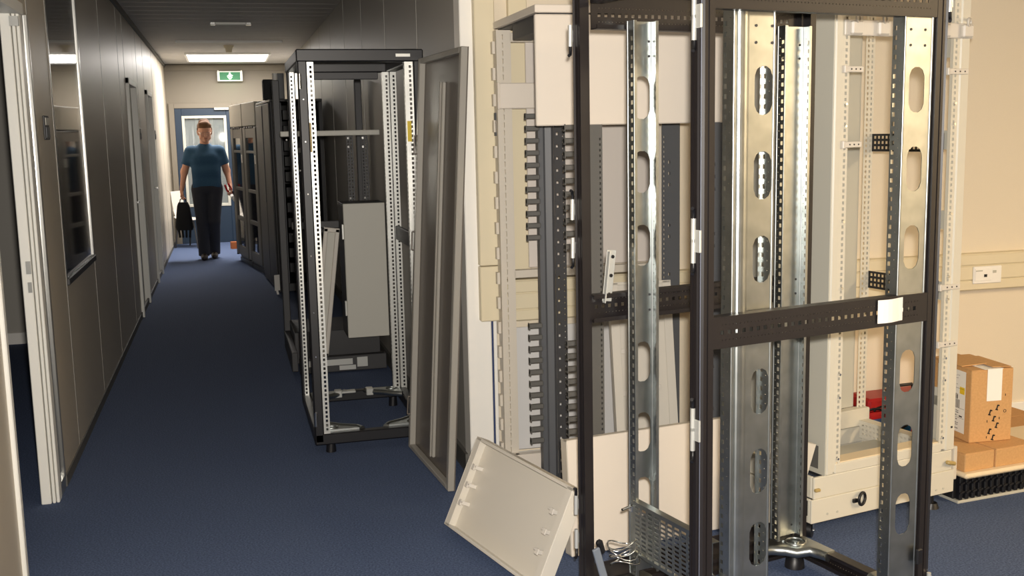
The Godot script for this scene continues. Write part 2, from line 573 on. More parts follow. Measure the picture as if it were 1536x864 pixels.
func room() -> void:
	var st := S()
	bb(st, -4.0, -0.1, -20.2, 6.7, 0.0, 4.4)
	struct("floor", st, M.carpet)
	# ceiling: long metal planks laid across
	var ce := setting("ceiling")
	boxpart("ceiling_deck", M.ceiling, ce, -4.0, 2.73, -20.2, 6.7, 2.85, 4.4)
	for i in 41:
		var z := -17.0 + 0.3 * i
		boxpart("ceiling_panel", M.ceiling, ce, -0.79, 2.7, z + 0.006, 1.03, 2.73, z + 0.294, 0.003)
	for i in 29:
		var z := -4.69 + 0.3 * i
		boxpart("ceiling_panel", M.ceiling, ce, -0.79, 2.7, z + 0.006, 6.5, 2.73, z + 0.294, 0.003)
	# left partition
	var wl := setting("wall_left")
	boxpart("wall_panel", M.partition, wl, -0.87, 0, -4.05, -0.79, 2.73, 4.3, 0.003)
	boxpart("wall_panel", M.partition, wl, -0.87, 2.12, -5.12, -0.79, 2.73, -4.05, 0.003)
	var zs := [-5.12, -5.65, -6.85, -8.06, -9.42, -10.0]
	boxpart("wall_panel", M.partition, wl, -0.87, 0, -5.65, -0.79, 2.73, -5.12, 0.003)
	boxpart("wall_panel", M.partition, wl, -0.87, 0, -6.85, -0.79, 0.87, -5.65, 0.003)
	boxpart("wall_panel", M.partition, wl, -0.87, 2.56, -6.85, -0.79, 2.73, -5.65, 0.003)
	for z in [[-8.06, -6.85], [-9.42, -8.06], [-10.0, -9.42], [-12.4, -10.95], [-13.9, -13.3], [-15.4, -13.9], [-17.0, -15.4]]:
		boxpart("wall_panel", M.partition, wl, -0.87, 0, z[0] + 0.003, -0.79, 2.73, z[1] - 0.003, 0.003)
	for z in [[-10.95, -10.0], [-13.3, -12.4]]:
		boxpart("wall_panel", M.partition, wl, -0.87, 2.12, z[0] + 0.003, -0.79, 2.73, z[1] - 0.003, 0.003)
	for z in [-5.12, -5.65, -6.85, -7.75, -8.06, -9.42, -9.97, -11.43, -12.37, -13.9, -15.4]:
		if z == -7.75:
			continue
		boxpart("seam_profile", M.seam, wl, -0.79, 0.06, z - 0.005, -0.788, 2.66, z + 0.005)
	st = S()
	bb(st, -0.80, 0, -17.0, -0.782, 0.05, -5.12)
	struct("baseboard_left", st, M.skirting_dark)
	st = S()
	bb(st, -0.79, 2.66, -17.0, -0.765, 2.7, -4.0)
	struct("trim_1", st, M.skirting_dark)
	# first doorway, standing open
	var d1 := setting("door_1")
	boxpart("door_jamb", M.jamb, d1, -0.858, 0, -4.93, -0.817, 2.12, -4.88, 0.003)
	boxpart("door_jamb", M.jamb, d1, -0.813, 0, -4.95, -0.800, 2.12, -4.885, 0.003)
	boxpart("door_jamb", M.jamb, d1, -0.797, 0, -4.96, -0.784, 2.12, -4.89, 0.003)
	boxpart("door_jamb", M.jamb, d1, -0.885, 0, -4.06, -0.775, 2.12, -4.02, 0.004)
	boxpart("door_head", M.jamb, d1, -0.885, 2.10, -4.95, -0.775, 2.15, -4.02, 0.003)
	boxpart("strike_plate", M.aluminium, d1, -0.838, 1.02, -4.88, -0.818, 1.075, -4.877, 0.0, "small metal strike plate")
	boxpart("strike_plate", M.aluminium, d1, -0.836, 0.94, -4.88, -0.820, 0.985, -4.877)
	boxpart("hinge_clip", M.aluminium, d1, -0.82, 2.05, -4.90, -0.785, 2.09, -4.872)
	# narrow sidelight between the doorway and the first panel
	var w2 := setting("window_2")
	boxpart("window_frame", M.aluminium, w2, -0.815, 0.02, -5.118, -0.785, 2.12, -5.098, 0.003)
	boxpart("window_frame", M.aluminium, w2, -0.815, 0.02, -4.985, -0.785, 2.12, -4.965, 0.003)
	boxpart("pane", M.glass_dark, w2, -0.803, 0.05, -5.10, -0.798, 2.12, -4.98)
	boxpart("window_sill", M.aluminium, w2, -0.815, 0.0, -5.10, -0.785, 0.06, -4.98, 0.003)
	# big fixed window
	var w1 := setting("window_1")
	for z in [-6.84, -5.66]:
		boxpart("window_frame", M.aluminium, w1, -0.81, 0.87, z - 0.012, -0.786, 2.56, z + 0.012, 0.003)
	boxpart("window_frame", M.aluminium, w1, -0.86, 2.53, -6.83, -0.784, 2.56, -5.67, 0.003)
	boxpart("window_sill", M.charcoal, w1, -0.87, 0.865, -6.83, -0.776, 0.90, -5.67, 0.003)
	boxpart("pane", M.glass_dark, w1, -0.801, 0.9, -6.83, -0.796, 2.53, -5.67)
	# two further doors, shut
	for k in [[2, -10.95, -10.0], [3, -13.3, -12.4]]:
		var d := setting("door_%d" % k[0])
		var za: float = k[1]
		var zb: float = k[2]
		for z in [za + 0.03, zb - 0.03]:
			boxpart("door_jamb", M.jamb, d, -0.88, 0, z - 0.03, -0.765, 2.12, z + 0.03, 0.003)
		boxpart("door_head", M.jamb, d, -0.88, 2.07, za, -0.765, 2.12, zb, 0.003)
		boxpart("door_leaf", M.grey_sheet, d, -0.86, 0.01, za + 0.06, -0.82, 2.07, zb - 0.06, 0.003)
		var h := S()
		var zh := zb - 0.15 if k[0] == 2 else za + 0.16
		bb(h, -0.82, 0.88, zh - 0.02, -0.812, 1.1, zh + 0.02, 0.003)
		cyl(h, Vector3(-0.815, 1.03, zh), Vector3(-0.76, 1.03, zh), 0.009)
		cyl(h, Vector3(-0.762, 1.03, zh - 0.008), Vector3(-0.762, 1.03, zh + 0.115), 0.009)
		part("door_handle", h, M.chrome, d)
	# the unlit room seen through the doorway
	st = S()
	bb(st, -4.0, 0, -9.15, -0.87, 2.73, -9.05)
	struct("wall_side_room_end", st, M.partition_grey)
	st = S()
	bb(st, -4.1, 0, -9.1, -4.0, 2.73, 4.3)
	struct("wall_side_room_far", st, M.partition_grey)
	st = S()
	bb(st, -4.0, 0, 4.2, -0.87, 2.73, 4.3)
	struct("wall_side_room_near", st, M.partition_grey)
	st = S()
	bb(st, -4.0, 0, -9.05, -0.87, 0.09, -9.03)
	struct("baseboard_side_room", st, M.trim_white)
	# right partition of the corridor
	var wr := setting("wall_right")
	var zr := [-4.70, -5.75, -6.9, -8.05, -9.2, -10.35, -11.5, -12.65, -13.8, -14.95, -17.0]
	for i in zr.size() - 1:
		boxpart("wall_panel", M.partition_grey, wr, 1.03, 0, zr[i + 1] + 0.003, 1.12, 2.73, zr[i] - 0.003, 0.003)
		if i > 0:
			boxpart("seam_profile", M.seam, wr, 1.028, 0.06, zr[i] - 0.007, 1.03, 2.7, zr[i] + 0.007)
	st = S()
	bb(st, 1.012, 0, -17.0, 1.03, 0.09, -4.72)
	struct("baseboard_right", st, M.skirting_dark)
	st = S()
	bb(st, 1.025, 0, -4.78, 1.137, 2.72, -4.66, 0.004)
	struct("trim_2", st, M.trim_white)
	st = S()
	bb(st, 1.137, 0, -4.78, 1.150, 0.73, -4.685)
	struct("trim_3", st, M.slit_blue)
	st = S()
	bb(st, 1.150, 0, -4.78, 1.166, 0.73, -4.675, 0.002)
	struct("trim_4", st, M.trim_white)
	# back wall of the open room
	st = S()
	bb(st, 1.12, 0, -4.79, 6.6, 2.73, -4.69)
	struct("wall_back", st, M.wall_cream)
	st = S()
	bb(st, 1.17, 0, -4.69, 6.5, 0.09, -4.675, 0.003)
	struct("baseboard_back", st, M.trim_white)
	st = S()
	bb(st, 6.5, 0, -4.79, 6.6, 2.73, 4.3)
	struct("wall_east", st, M.wall_plain)
	st = S()
	bb(st, -0.87, 0, 4.2, 6.6, 2.73, 4.3)
	struct("wall_rear", st, M.wall_plain)
	# far end of the corridor
	var we := setting("wall_end")
	boxpart("wall_panel", M.end_wall, we, -0.87, 0, -17.1, -0.70, 2.73, -17.0)
	boxpart("wall_panel", M.end_wall, we, 0.19, 0, -17.1, 1.12, 2.73, -17.0)
	boxpart("wall_panel", M.end_wall, we, -0.70, 2.1, -17.1, 0.19, 2.73, -17.0)
	boxpart("cove", M.end_wall, we, -0.79, 2.60, -17.0, 1.03, 2.68, -16.97, 0.004)
	var d4 := setting("door_4")
	boxpart("door_frame", M.end_wall, d4, -0.76, 0, -17.06, -0.68, 2.12, -16.97, 0.004)
	boxpart("door_frame", M.end_wall, d4, 0.16, 0, -17.06, 0.23, 2.12, -16.97, 0.004)
	boxpart("door_frame", M.end_wall, d4, -0.68, 2.042, -17.06, 0.16, 2.12, -16.97, 0.004)
	for a in [[-0.68, -0.58, 0.0, 2.04], [0.07, 0.16, 0.0, 2.04], [-0.58, 0.07, 1.93, 2.04], [-0.58, 0.07, 0.0, 0.56]]:
		boxpart("door_rail", M.blue_door, d4, a[0], a[2], -17.05, a[1], a[3], -16.98, 0.004)
	for a in [[-0.58, -0.54, 0.56, 1.93], [0.03, 0.07, 0.56, 1.93], [-0.54, 0.03, 1.89, 1.93], [-0.54, 0.03, 0.56, 0.60]]:
		boxpart("glazing_bead", M.grey_sheet, d4, a[0], a[2], -17.03, a[1], a[3], -16.97, 0.003)
	boxpart("pane", M.glass, d4, -0.54, 0.6, -17.02, 0.03, 1.89, -17.01)
	boxpart("door_closer", M.aluminium, d4, -0.10, 2.01, -16.98, 0.12, 2.05, -16.94, 0.004)
	# the lit lobby behind the glass
	st = S()
	bb(st, -1.6, 0, -20.2, 1.6, 2.73, -20.1)
	struct("wall_lobby", st, M.end_wall)
	for x in [-1.6, 1.5]:
		st = S()
		bb(st, x, 0, -20.1, x + 0.1, 2.73, -17.1)
		struct("wall_lobby_side" if x < 0 else "wall_lobby_flank", st, M.end_wall)
	st = S()
	for x in [-0.46, -0.2, 0.35]:
		bb(st, x, 0, -20.1, x + 0.05, 2.3, -20.05)
	bb(st, -0.46, 2.2, -20.1, 0.4, 2.26, -20.05)
	struct("trim_5", st, M.grey_sheet)
	var nb := thing("notice_board", "dark board on the lobby wall seen through the glazed blue door", "notice board", Vector3(0.16, 1.45, -20.05))
	boxpart("panel", M.black_matt, nb, -0.22, 0, 0, 0.22, 0.36, 0.02)
	boxpart("frame", M.charcoal, nb, -0.24, -0.02, -0.005, 0.24, 0.0, 0.03)
	boxpart("frame", M.charcoal, nb, -0.24, 0.36, -0.005, 0.24, 0.38, 0.03)
	ceiling_lamp("ceiling_light", Vector3(0, 2.7, -18.6), 0.6, 1.2, 0.5, Color(1, 0.95, 0.85), M.lobby_glow, "ceiling light in the lobby behind the glazed blue door")
	ceiling_lamp("ceiling_light", Vector3(0.13, 2.7, -15.52), 1.05, 1.34, 10.0, Color(1, 0.97, 0.95), M.lamp_glow, "bright white rectangular ceiling light lit near the corridor end")
	ceiling_lamp("ceiling_light", Vector3(5.6, 2.7, -0.3), 0.6, 2.2, 22.0, Color(1, 0.885, 0.71), M.room_glow, "warm rectangular ceiling light out in the open room, near its far wall")
	ceiling_lamp("ceiling_light", Vector3(2.6, 2.7, 1.6), 1.2, 0.6, 3.0, Color(1, 0.86, 0.64), M.room_glow, "warm rectangular ceiling light behind the photographer's position")
	# unlit fittings along the corridor ceiling
	var f1 := S()
	bx(f1, Vector3(0, -0.012, 0), Vector3(1.2, 0.028, 0.07), 0.004)
	solo("air_slot", f1, M.jamb, "long slim white air slot in the ceiling nearest the lit lamp", "vent", Vector3(0.14, 2.7, -13.05))
	var f2 := thing("spot_rail", "short metal fitting with two end clips on the dark corridor ceiling", "ceiling fitting", Vector3(0.14, 2.7, -11.03))
	var s2 := S()
	bx(s2, Vector3(0, -0.012, 0), Vector3(0.30, 0.022, 0.05), 0.004)
	part("bar", s2, M.jamb, f2)
	for sx in [-0.17, 0.17]:
		var cp := S()
		bx(cp, Vector3(sx, -0.014, 0), Vector3(0.05, 0.028, 0.07), 0.004)
		part("end_clip", cp, M.chrome, f2)
	var sd := thing("smoke_detector", "small beige smoke detector hanging before the lit ceiling lamp", "smoke detector", Vector3(0.135, 2.7, -13.7))
	var sb := S()
	cyl(sb, Vector3.ZERO, Vector3(0, -0.03, 0), 0.062, 0.056, 16)
	part("base", sb, M.trunk, sd)
	sb = S()
	cyl(sb, Vector3(0, -0.03, 0), Vector3(0, -0.085, 0), 0.045, 0.034, 16)
	part("sensor_head", sb, M.trunk, sd)
	# exit sign over the door
	var ex := thing("exit_sign", "lit green exit sign with white running figure above the blue door", "exit sign", Vector3(0.16, 2.44, -16.9))
	var eb := S()
	bx(eb, Vector3(0, 0.07, -0.02), Vector3(0.37, 0.15, 0.06), 0.006)
	part("housing", eb, M.jamb, ex)
	eb = S()
	bx(eb, Vector3(0, 0.07, 0.013), Vector3(0.30, 0.115, 0.008))
	part("face", eb, M.exit_green, ex)
	eb = S()
	cyl(eb, Vector3(0.0, 0.108, 0.017), Vector3(0.0, 0.108, 0.02), 0.014, -1.0, 14)
	bx(eb, Vector3(0, 0.075, 0.0185), Vector3(0.03, 0.045, 0.003), 0.0, Basis(Vector3(0, 0, 1), 0.2))
	bx(eb, Vector3(0.022, 0.085, 0.0185), Vector3(0.045, 0.012, 0.003), 0.0, Basis(Vector3(0, 0, 1), -0.5))
	bx(eb, Vector3(-0.024, 0.078, 0.0185), Vector3(0.04, 0.012, 0.003), 0.0, Basis(Vector3(0, 0, 1), 0.6))
	bx(eb, Vector3(0.018, 0.044, 0.0185), Vector3(0.045, 0.014, 0.003), 0.0, Basis(Vector3(0, 0, 1), 0.9))
	bx(eb, Vector3(-0.016, 0.04, 0.0185), Vector3(0.05, 0.014, 0.003), 0.0, Basis(Vector3(0, 0, 1), -0.8))
	part("running_figure", eb, M.exit_white, ex)
	eb = S()
	bx(eb, Vector3(-0.17, 0.15, -0.03), Vector3(0.02, 0.012, 0.06))
	bx(eb, Vector3(0.17, 0.15, -0.03), Vector3(0.02, 0.012, 0.06))
	bx(eb, Vector3(0, 0.07, -0.075), Vector3(0.1, 0.06, 0.06))
	part("wall_bracket", eb, M.jamb, ex)
	var exl := OmniLight3D.new()
	exl.name = "exit_light"
	ex.add_child(exl)
	exl.position = Vector3(0, 0.0, 0.10)
	exl.light_color = Color(0.5, 1.0, 0.6)
	exl.light_energy = 0.012
	exl.omni_range = 20.0
	exl.omni_attenuation = 2.0
	exl.light_size = 0.05
	exl.shadow_enabled = true
	# door number plates
	for k in [[-5.38, "dark name plate beside the big corridor window"], [-11.3, "small name plate just past the second corridor door"], [-13.75, "small dark name plate past the third corridor door, nearest the bright wall"]]:
		var p := thing("name_plate", k[1], "sign", Vector3(-0.79, 1.64, k[0]), 0, "")
		boxpart("back_plate", M.charcoal, p, 0, -0.055, -0.06, 0.01, 0.055, 0.06, 0.003)
		boxpart("card_window", M.grey_sheet, p, 0.01, 0.012, -0.05, 0.013, 0.045, 0.05)
		boxpart("card_window", M.slate, p, 0.01, -0.045, -0.05, 0.013, 0.002, 0.05)

# trunking and socket on the back wall
func trunking() -> void:
	var t := thing("cable_trunk", "cream horizontal cable trunking along the back wall at desk height", "cable trunking", Vector3(1.19, 0.72, -4.688))
	boxpart("trunk_body", M.trunk, t, 0, 0, 0, 5.25, 0.19, 0.055, 0.003)
	for c in [[0.004, 0.052], [0.056, 0.128], [0.132, 0.186]]:
		boxpart("trunk_cover", M.trunk, t, 0, c[0], 0.055, 5.25, c[1], 0.064, 0.004)
	var v := thing("cable_trunk", "cream vertical cable trunking beside the white corner post", "cable trunking", Vector3(1.08, 0.73, -4.66))
	boxpart("trunk_body", M.trunk, v, 0, 0, 0, 0.092, 0.25, 0.04, 0.004)
	boxpart("trunk_cover", M.trunk, v, 0, 0.254, 0, 0.092, 1.99, 0.044, 0.004)
	var v2 := thing("cable_trunk", "tall cream trunking strip on the wall seen through the grey rack side", "cable trunking", Vector3(1.245, 0.92, -4.69))
	boxpart("trunk_body", M.trunk, v2, 0, 0, 0, 0.085, 1.8, 0.035, 0.003)
	var s := thing("wall_socket", "cream data outlet plate with small dark jack on the trunking", "wall socket", Vector3(3.755, 0.80, -4.626))
	boxpart("cover_plate", M.trim_white, s, -0.085, -0.045, 0, 0.085, 0.045, 0.010, 0.004)
	boxpart("inner_plate", M.trim_white, s, -0.078, -0.03, 0.010, 0.02, 0.034, 0.014, 0.002)
	boxpart("jack", M.black_matt, s, -0.025, -0.010, 0.014, -0.008, 0.004, 0.016)
	boxpart("text_strip", M.grey_sheet, s, -0.075, 0.02, 0.014, -0.035, 0.026, 0.015)
	boxpart("text_strip", M.grey_sheet, s, 0.03, 0.008, 0.010, 0.05, 0.022, 0.012)

# ---------------------------------------------------------------- the dark open rack in front
func hook(p: Node3D, called: String, at: Vector3, flip := 1.0) -> void:
	var st := S()
	cyl(st, at + Vector3(0, 0.032, 0), at + Vector3(0, -0.032, 0), 0.007, -1.0, 10)
	bx(st, at + Vector3(0.008, 0, -0.004), Vector3(0.016, 0.036, 0.004), 0.001)
	var rod := part(called, st, M.rail_white, p, "bright metal lift-off latch")
	var w := S()
	tube(w, [at + Vector3(0, 0.03 * flip, 0), at + Vector3(0, 0.045 * flip, 0.001), at + Vector3(-0.004, 0.056 * flip, 0.006), at + Vector3(-0.012, 0.060 * flip, 0.012)], 0.005, 8)
	part("rod_end", w, M.black, rod)

func post_profile() -> PackedVector2Array:
	# outer corner at (0, 0); grows to +x and -z
	return PackedVector2Array([Vector2(0.012, 0), Vector2(0.022, 0), Vector2(0.022, -0.004), Vector2(0.027, -0.004), Vector2(0.027, 0), Vector2(0.045, 0), Vector2(0.045, -0.024), Vector2(0.024, -0.024), Vector2(0.024, -0.045), Vector2(0, -0.045), Vector2(0, -0.036), Vector2(0.004, -0.036), Vector2(0.004, -0.031), Vector2(0, -0.031), Vector2(0, -0.016), Vector2(0.006, -0.014), Vector2(0.006, -0.006)])

# channel upright: web in the side plane from x0 to x1 at depth z, flanges turned inward (dirz)
func upright(p: Node3D, x0: float, x1: float, z: float, dirz: float, ox: float, fw: float, slots := true, rear := 0.0) -> void:
	var h := 1.79
	var y0 := 0.115
	var ov := []
	for y in [0.37, 0.59, 0.826, 1.206, 1.44, 1.672]:
		ov.append(y - y0)
	var st := S()
	var w := x1 - x0
	var a := ox - x0 - 0.034
	var b := ox - x0 + 0.034
	plate(st, XF(Vector3(x0, y0, z), Vector3.RIGHT, Vector3.UP), w, h, 0.002, [[0, a], [a, b, "s", ov if slots else [], 0.0, 0, 0.031, 0.067], [b, w]])
	# raised bead beside the slots
	var zo := -dirz
	var bead := PackedVector2Array()
	for i in 9:
		var t := PI * i / 8.0
		bead.append(Vector2(x0 + 0.030 - cos(t) * 0.020, z + zo * sin(t) * 0.010))
	if a > 0.05 or not slots:
		extrude(st, bead, h, Transform3D(Basis.IDENTITY, Vector3(0, y0, 0)))
	# rounded bends at both edges
	for x in [x0, x1]:
		cyl(st, Vector3(x, y0, z), Vector3(x, y0 + h, z), 0.004, -1.0, 10)
	var u := part("upright", st, M.zinc, p)
	for f in [[x0, fw], [x1, rear if rear > 0.0 else fw]]:
		var fl: float = f[1]
		var s2 := S()
		var n := int(h / 0.02778) - 1
		plate(s2, XF(Vector3(f[0], y0, z), Vector3(0, 0, dirz), Vector3.UP), fl, h, 0.002, [[0, 0.004], [0.004, fl - 0.019, "c", 0.0275, 0.02778, n, 0.0018, 0.0018], [fl - 0.019, fl - 0.003, "r", 0.014, 0.02778, n, 0.0052, 0.0065], [fl - 0.003, fl]] if fl > 0.03 else [[0, 0.003], [0.003, fl - 0.002, "r", 0.014, 0.02778, n, 0.0052, 0.0065], [fl - 0.002, fl]])
		bx(s2, Vector3(f[0] + (0.005 if f[0] == x0 else -0.005) * (1.0 if fl > 0.03 else 0.3), y0 + h * 0.5, z + dirz * fl), Vector3(0.010 if fl > 0.03 else 0.003, h, 0.002))
		part("flange", s2, M.zinc, u)
	# four fixing screws at top, middle and bottom
	var sc := S()
	for y in [1.80, 1.845, 1.045, 0.995, 0.15]:
		for x in [x0 + 0.022 if a < 0.05 else ox - 0.028, ox + 0.028]:
			cyl(sc, Vector3(x, y, z - 0.003), Vector3(x, y, z + 0.003), 0.004, -1.0, 8)
	part("screws", sc, M.charcoal, u)

# perforated beam along x or z
func beam(p: Node3D, called: String, o: Vector3, dir: Vector3, l: float, h: float, depth: float, inward: Vector3, row := 0.0) -> MeshInstance3D:
	var st := S()
	var n := int(l / 0.025) - 2
	var x := XF(o, dir, Vector3.UP)
	# rows of holes: laid as columns along the beam
	var lay := Transform3D(Basis(Vector3.UP, dir, Vector3.UP.cross(dir)), o)
	var m := row if row > 0.0 else h * 0.5
	plate(st, lay, h, l, 0.002, [[0, m - 0.026], [m - 0.026, m - 0.016, "c", 0.03, 0.0125, n * 2, 0.0017, 0.0017], [m - 0.016, m - 0.008], [m - 0.008, m + 0.008, "r", 0.03, 0.025, n, 0.0058, 0.0058], [m + 0.008, m + 0.016], [m + 0.016, m + 0.026, "c", 0.03, 0.0125, n * 2, 0.0017, 0.0017], [m + 0.026, h]])
	for y in [0.0, h]:
		bx(st, o + Vector3.UP * y + dir * l * 0.5 + inward * depth * 0.5, dir.abs() * l + Vector3(0, 0.003, 0) + inward.abs() * depth)
	for y in [0.0, h]:
		bx(st, o + Vector3.UP * (y + (0.006 if y == 0.0 else -0.006)) + dir * l * 0.5 + inward * depth, dir.abs() * l + Vector3(0, 0.012, 0) + inward.abs() * 0.003)
	return part(called, st, M.dark, p)

func rack_front() -> void:
	var t := thing("open_rack", "dark brown-grey open rack frame with zinc slotted uprights, nearest the camera", "rack", Vector3(1.21, 0, -2.597), 12.0)
	var L := 0.90
	var W := 0.60
	var prof := post_profile()
	for c in [[Vector3(0, 0, 0), 1.0, 1.0], [Vector3(L, 0, 0), -1.0, 1.0], [Vector3(-0.035, 0, -W), 1.0, -1.0], [Vector3(L, 0, -W), -1.0, -1.0]]:
		var st := S()
		extrude(st, prof, 1.98, Transform3D(Basis(Vector3(c[1], 0, 0), Vector3.UP, Vector3(0, 0, c[2])), c[0] + Vector3(0, 0.03, 0)))
		var po := part("post", st, M.dark, t)
		var s2 := S()
		var dg := Vector3(c[1], 0, -c[2]).normalized()
		bx(s2, c[0] + Vector3(0.011 * c[1], 1.03, -0.011 * c[2]), Vector3(0.028, 1.94, 0.002), 0.0, Basis(dg, Vector3.UP, dg.cross(Vector3.UP)))
		part("edge_strip", s2, M.lock if c[0].z == 0.0 and c[0].x == 0.0 else M.dark, po)
	# small round holes down the front post strips
	beam(t, "beam", Vector3(0.045, 0.978, -0.002), Vector3.RIGHT, L - 0.09, 0.085, 0.035, Vector3(0, 0, -1))
	beam(t, "beam", Vector3(0.010, 0.972, -W + 0.002), Vector3.RIGHT, L - 0.055, 0.085, 0.035, Vector3(0, 0, 1))
	for z in [[-0.002, -1.0], [-W + 0.002, 1.0]]:
		beam(t, "beam", Vector3(0.03, 1.882, z[0]), Vector3.RIGHT, L - 0.06, 0.118, 0.035, Vector3(0, 0, z[1]), 0.044)
		beam(t, "beam", Vector3(0.045, 0.03, z[0]), Vector3.RIGHT, L - 0.09, 0.056, 0.04, Vector3(0, 0, z[1]))
	boxpart("base_cover", M.dark, t, 0.012, 0.03, -W + 0.002, L - 0.05, 0.155, -W + 0.006, 0.001)
	for x in [[0.003, 1.0], [L - 0.003, -1.0]]:
		beam(t, "beam", Vector3(x[0], 0.03, -W + 0.045), Vector3(0, 0, 1), W - 0.09, 0.056, 0.04, Vector3(x[1], 0, 0))
		beam(t, "beam", Vector3(x[0], 1.955, -W + 0.045), Vector3(0, 0, 1), W - 0.09, 0.055, 0.04, Vector3(x[1], 0, 0))
	upright(t, 0.142, 0.280, -0.045, -1.0, 0.244, 0.046)
	upright(t, 0.738, 0.848, -0.012, -1.0, 0.790, 0.046, true, 0.020)
	upright(t, 0.136, 0.226, -W + 0.045, 1.0, 0.187, 0.036)
	upright(t, 0.735, 0.848, -W + 0.045, 1.0, 0.800, 0.036, false)
	var bs0 := S()
	plate(bs0, XF(Vector3(0.70, 0.10, -W + 0.03), Vector3.RIGHT, Vector3.UP), 0.03, 1.78, 0.002, [[0, 0.011], [0.011, 0.019, "c", 0.03, 0.0278, 62, 0.0024, 0.0024], [0.019, 0.03]])
	part("hole_strip", bs0, M.black, t, "narrow black strip with round holes")
	# slotted cross plate between the front uprights
	var st := S()
	var cols := []
	cols.append([0.0, 0.012])
	for i in 11:
		var x := 0.012 + 0.036 * i
		cols.append([x, x + 0.030, "r", 0.014, 0.0148, 11, 0.0125, 0.0042])
		cols.append([x + 0.030, x + 0.036, "r", 0.03, 0.058, 3, 0.0018, 0.014])
	cols.append([0.408, 0.42])
	plate(st, XF(Vector3(0.128, 0.195, -0.525), Vector3(0, 0, 1), Vector3.UP), 0.42, 0.178, 0.002, cols)
	bx(st, Vector3(0.140, 0.3735, -0.315), Vector3(0.026, 0.0025, 0.42))
	bx(st, Vector3(0.140, 0.1945, -0.315), Vector3(0.026, 0.0025, 0.42))
	var cp := part("cross_plate", st, M.zinc, t, "slotted zinc cross plate between the two front uprights")
	for z in [-0.535, -0.095]:
		var b := S()
		cyl(b, Vector3(0.135, 0.355 if z < -0.3 else 0.27, z), Vector3(0.085, 0.352 if z < -0.3 else 0.268, z + 0.012), 0.0045, -1.0, 8)
		bx(b, Vector3(0.127, 0.345 if z < -0.3 else 0.27, z), Vector3(0.006, 0.02, 0.02), 0.001)
		part("stud", b, M.chrome, cp)
	# bent wire cable rings on the far front upright
	for i in 4:
		var w := S()
		var y := 0.235 - 0.017 * i
		var pts := []
		for k in 16:
			var a := TAU * k / 16.0
			pts.append(Vector3(0.085 + cos(a) * 0.052, y + sin(a) * 0.004 + 0.012 * sin(a * 2.0 + i), -0.525 + sin(a) * 0.036 + 0.006 * i))
		tube(w, pts, 0.0026, 6, true)
		part("wire_ring", w, M.chrome, t, "bent wire cable ring")
	# corner base plates and levelling feet
	for c in [[L, -W, -1.0, 1.0], [0.0, -W, 1.0, 1.0], [L, 0.0, -1.0, -1.0], [0.0, 0.0, 1.0, -1.0]]:
		var poly := PackedVector2Array()
		for q in [Vector2(0.01, 0.01), Vector2(0.21, 0.01), Vector2(0.215, 0.045), Vector2(0.17, 0.052), Vector2(0.13, 0.085), Vector2(0.112, 0.118), Vector2(0.06, 0.128), Vector2(0.045, 0.17), Vector2(0.04, 0.20), Vector2(0.01, 0.20)]:
			poly.append(Vector2(c[0] + c[2] * q.x, c[1] + c[3] * q.y))
		var s3 := S()
		extrude(s3, poly, 0.006, Transform3D(Basis.IDENTITY, Vector3(0, 0.088, 0)))
		var centre := Vector3(c[0] + c[2] * 0.075, 0, c[1] + c[3] * 0.07)
		# rolled rim
		var rim := []
		for q in [2, 3, 4, 5, 6, 7, 8]:
			rim.append(Vector3(poly[q].x, 0.076, poly[q].y))
		tube(s3, rim, 0.018, 12)
		var ring := []
		for k in 20:
			ring.append(centre + Vector3(cos(TAU * k / 20) * 0.036, 0.095, sin(TAU * k / 20) * 0.036))
		tube(s3, ring, 0.004, 8, true)
		cyl(s3, centre + Vector3(0, 0.088, 0), centre + Vector3(0, 0.099, 0), 0.016, -1.0, 14)
		for q in [Vector2(0.035, 0.075), Vector2(0.105, 0.04)]:
			cyl(s3, Vector3(c[0] + c[2] * q.x, 0.09, c[1] + c[3] * q.y), Vector3(c[0] + c[2] * q.x, 0.098, c[1] + c[3] * q.y), 0.009, -1.0, 10)
		var pl := part("corner_plate", s3, M.zinc, t, "pressed zinc corner plate")
		var f := S()
		cyl(f, centre, centre + Vector3(0, 0.03, 0), 0.036, 0.032, 16)
		cyl(f, centre + Vector3(0, 0.03, 0), centre + Vector3(0, 0.052, 0), 0.032, 0.014, 16)
		cyl(f, centre + Vector3(0, 0.04, 0), centre + Vector3(0, 0.088, 0), 0.009, -1.0, 10)
		part("levelling_foot", f, M.black, pl)
	# latches on the door side
	for y in [1.86, 1.33, 1.21, 0.37, 0.255]:
		hook(t, "latch", Vector3(-0.045, y, -W + 0.004), -1.0 if y in [1.86, 1.21, 0.255] else 1.0)
	for y in [1.86, 1.275, 0.755]:
		hook(t, "latch", Vector3(-0.004, y + 0.028, -0.026), 1.0)
		hook(t, "latch", Vector3(-0.004, y - 0.028, -0.026), -1.0)
		boxpart("latch_plate", M.rail_white, t, -0.005, y - 0.030, -0.018, 0.001, y + 0.030, 0.004, 0.001)
	hook(t, "latch", Vector3(L + 0.008, 1.93, -0.004), -1.0)
	hook(t, "latch", Vector3(L - 0.006, 0.13, 0.008), -1.0)
	boxpart("hinge_block", M.black, t, L - 0.062, 0.20, 0.0, L - 0.040, 0.25, 0.012, 0.003)
	# loose zinc bracket hanging at the far middle beam
	var br := S()
	var bt := Basis(Vector3(0, 0, 1), -0.12)
	bx(br, Vector3(0.075, 1.115, -W + 0.025), Vector3(0.034, 0.165, 0.004), 0.001, bt)
	bx(br, Vector3(0.060, 1.112, -W + 0.034), Vector3(0.003, 0.165, 0.018), 0.001, bt)
	var bm := part("bracket", br, M.rail_white, t, "loose zinc bracket standing on the middle beam")
	var bs := S()
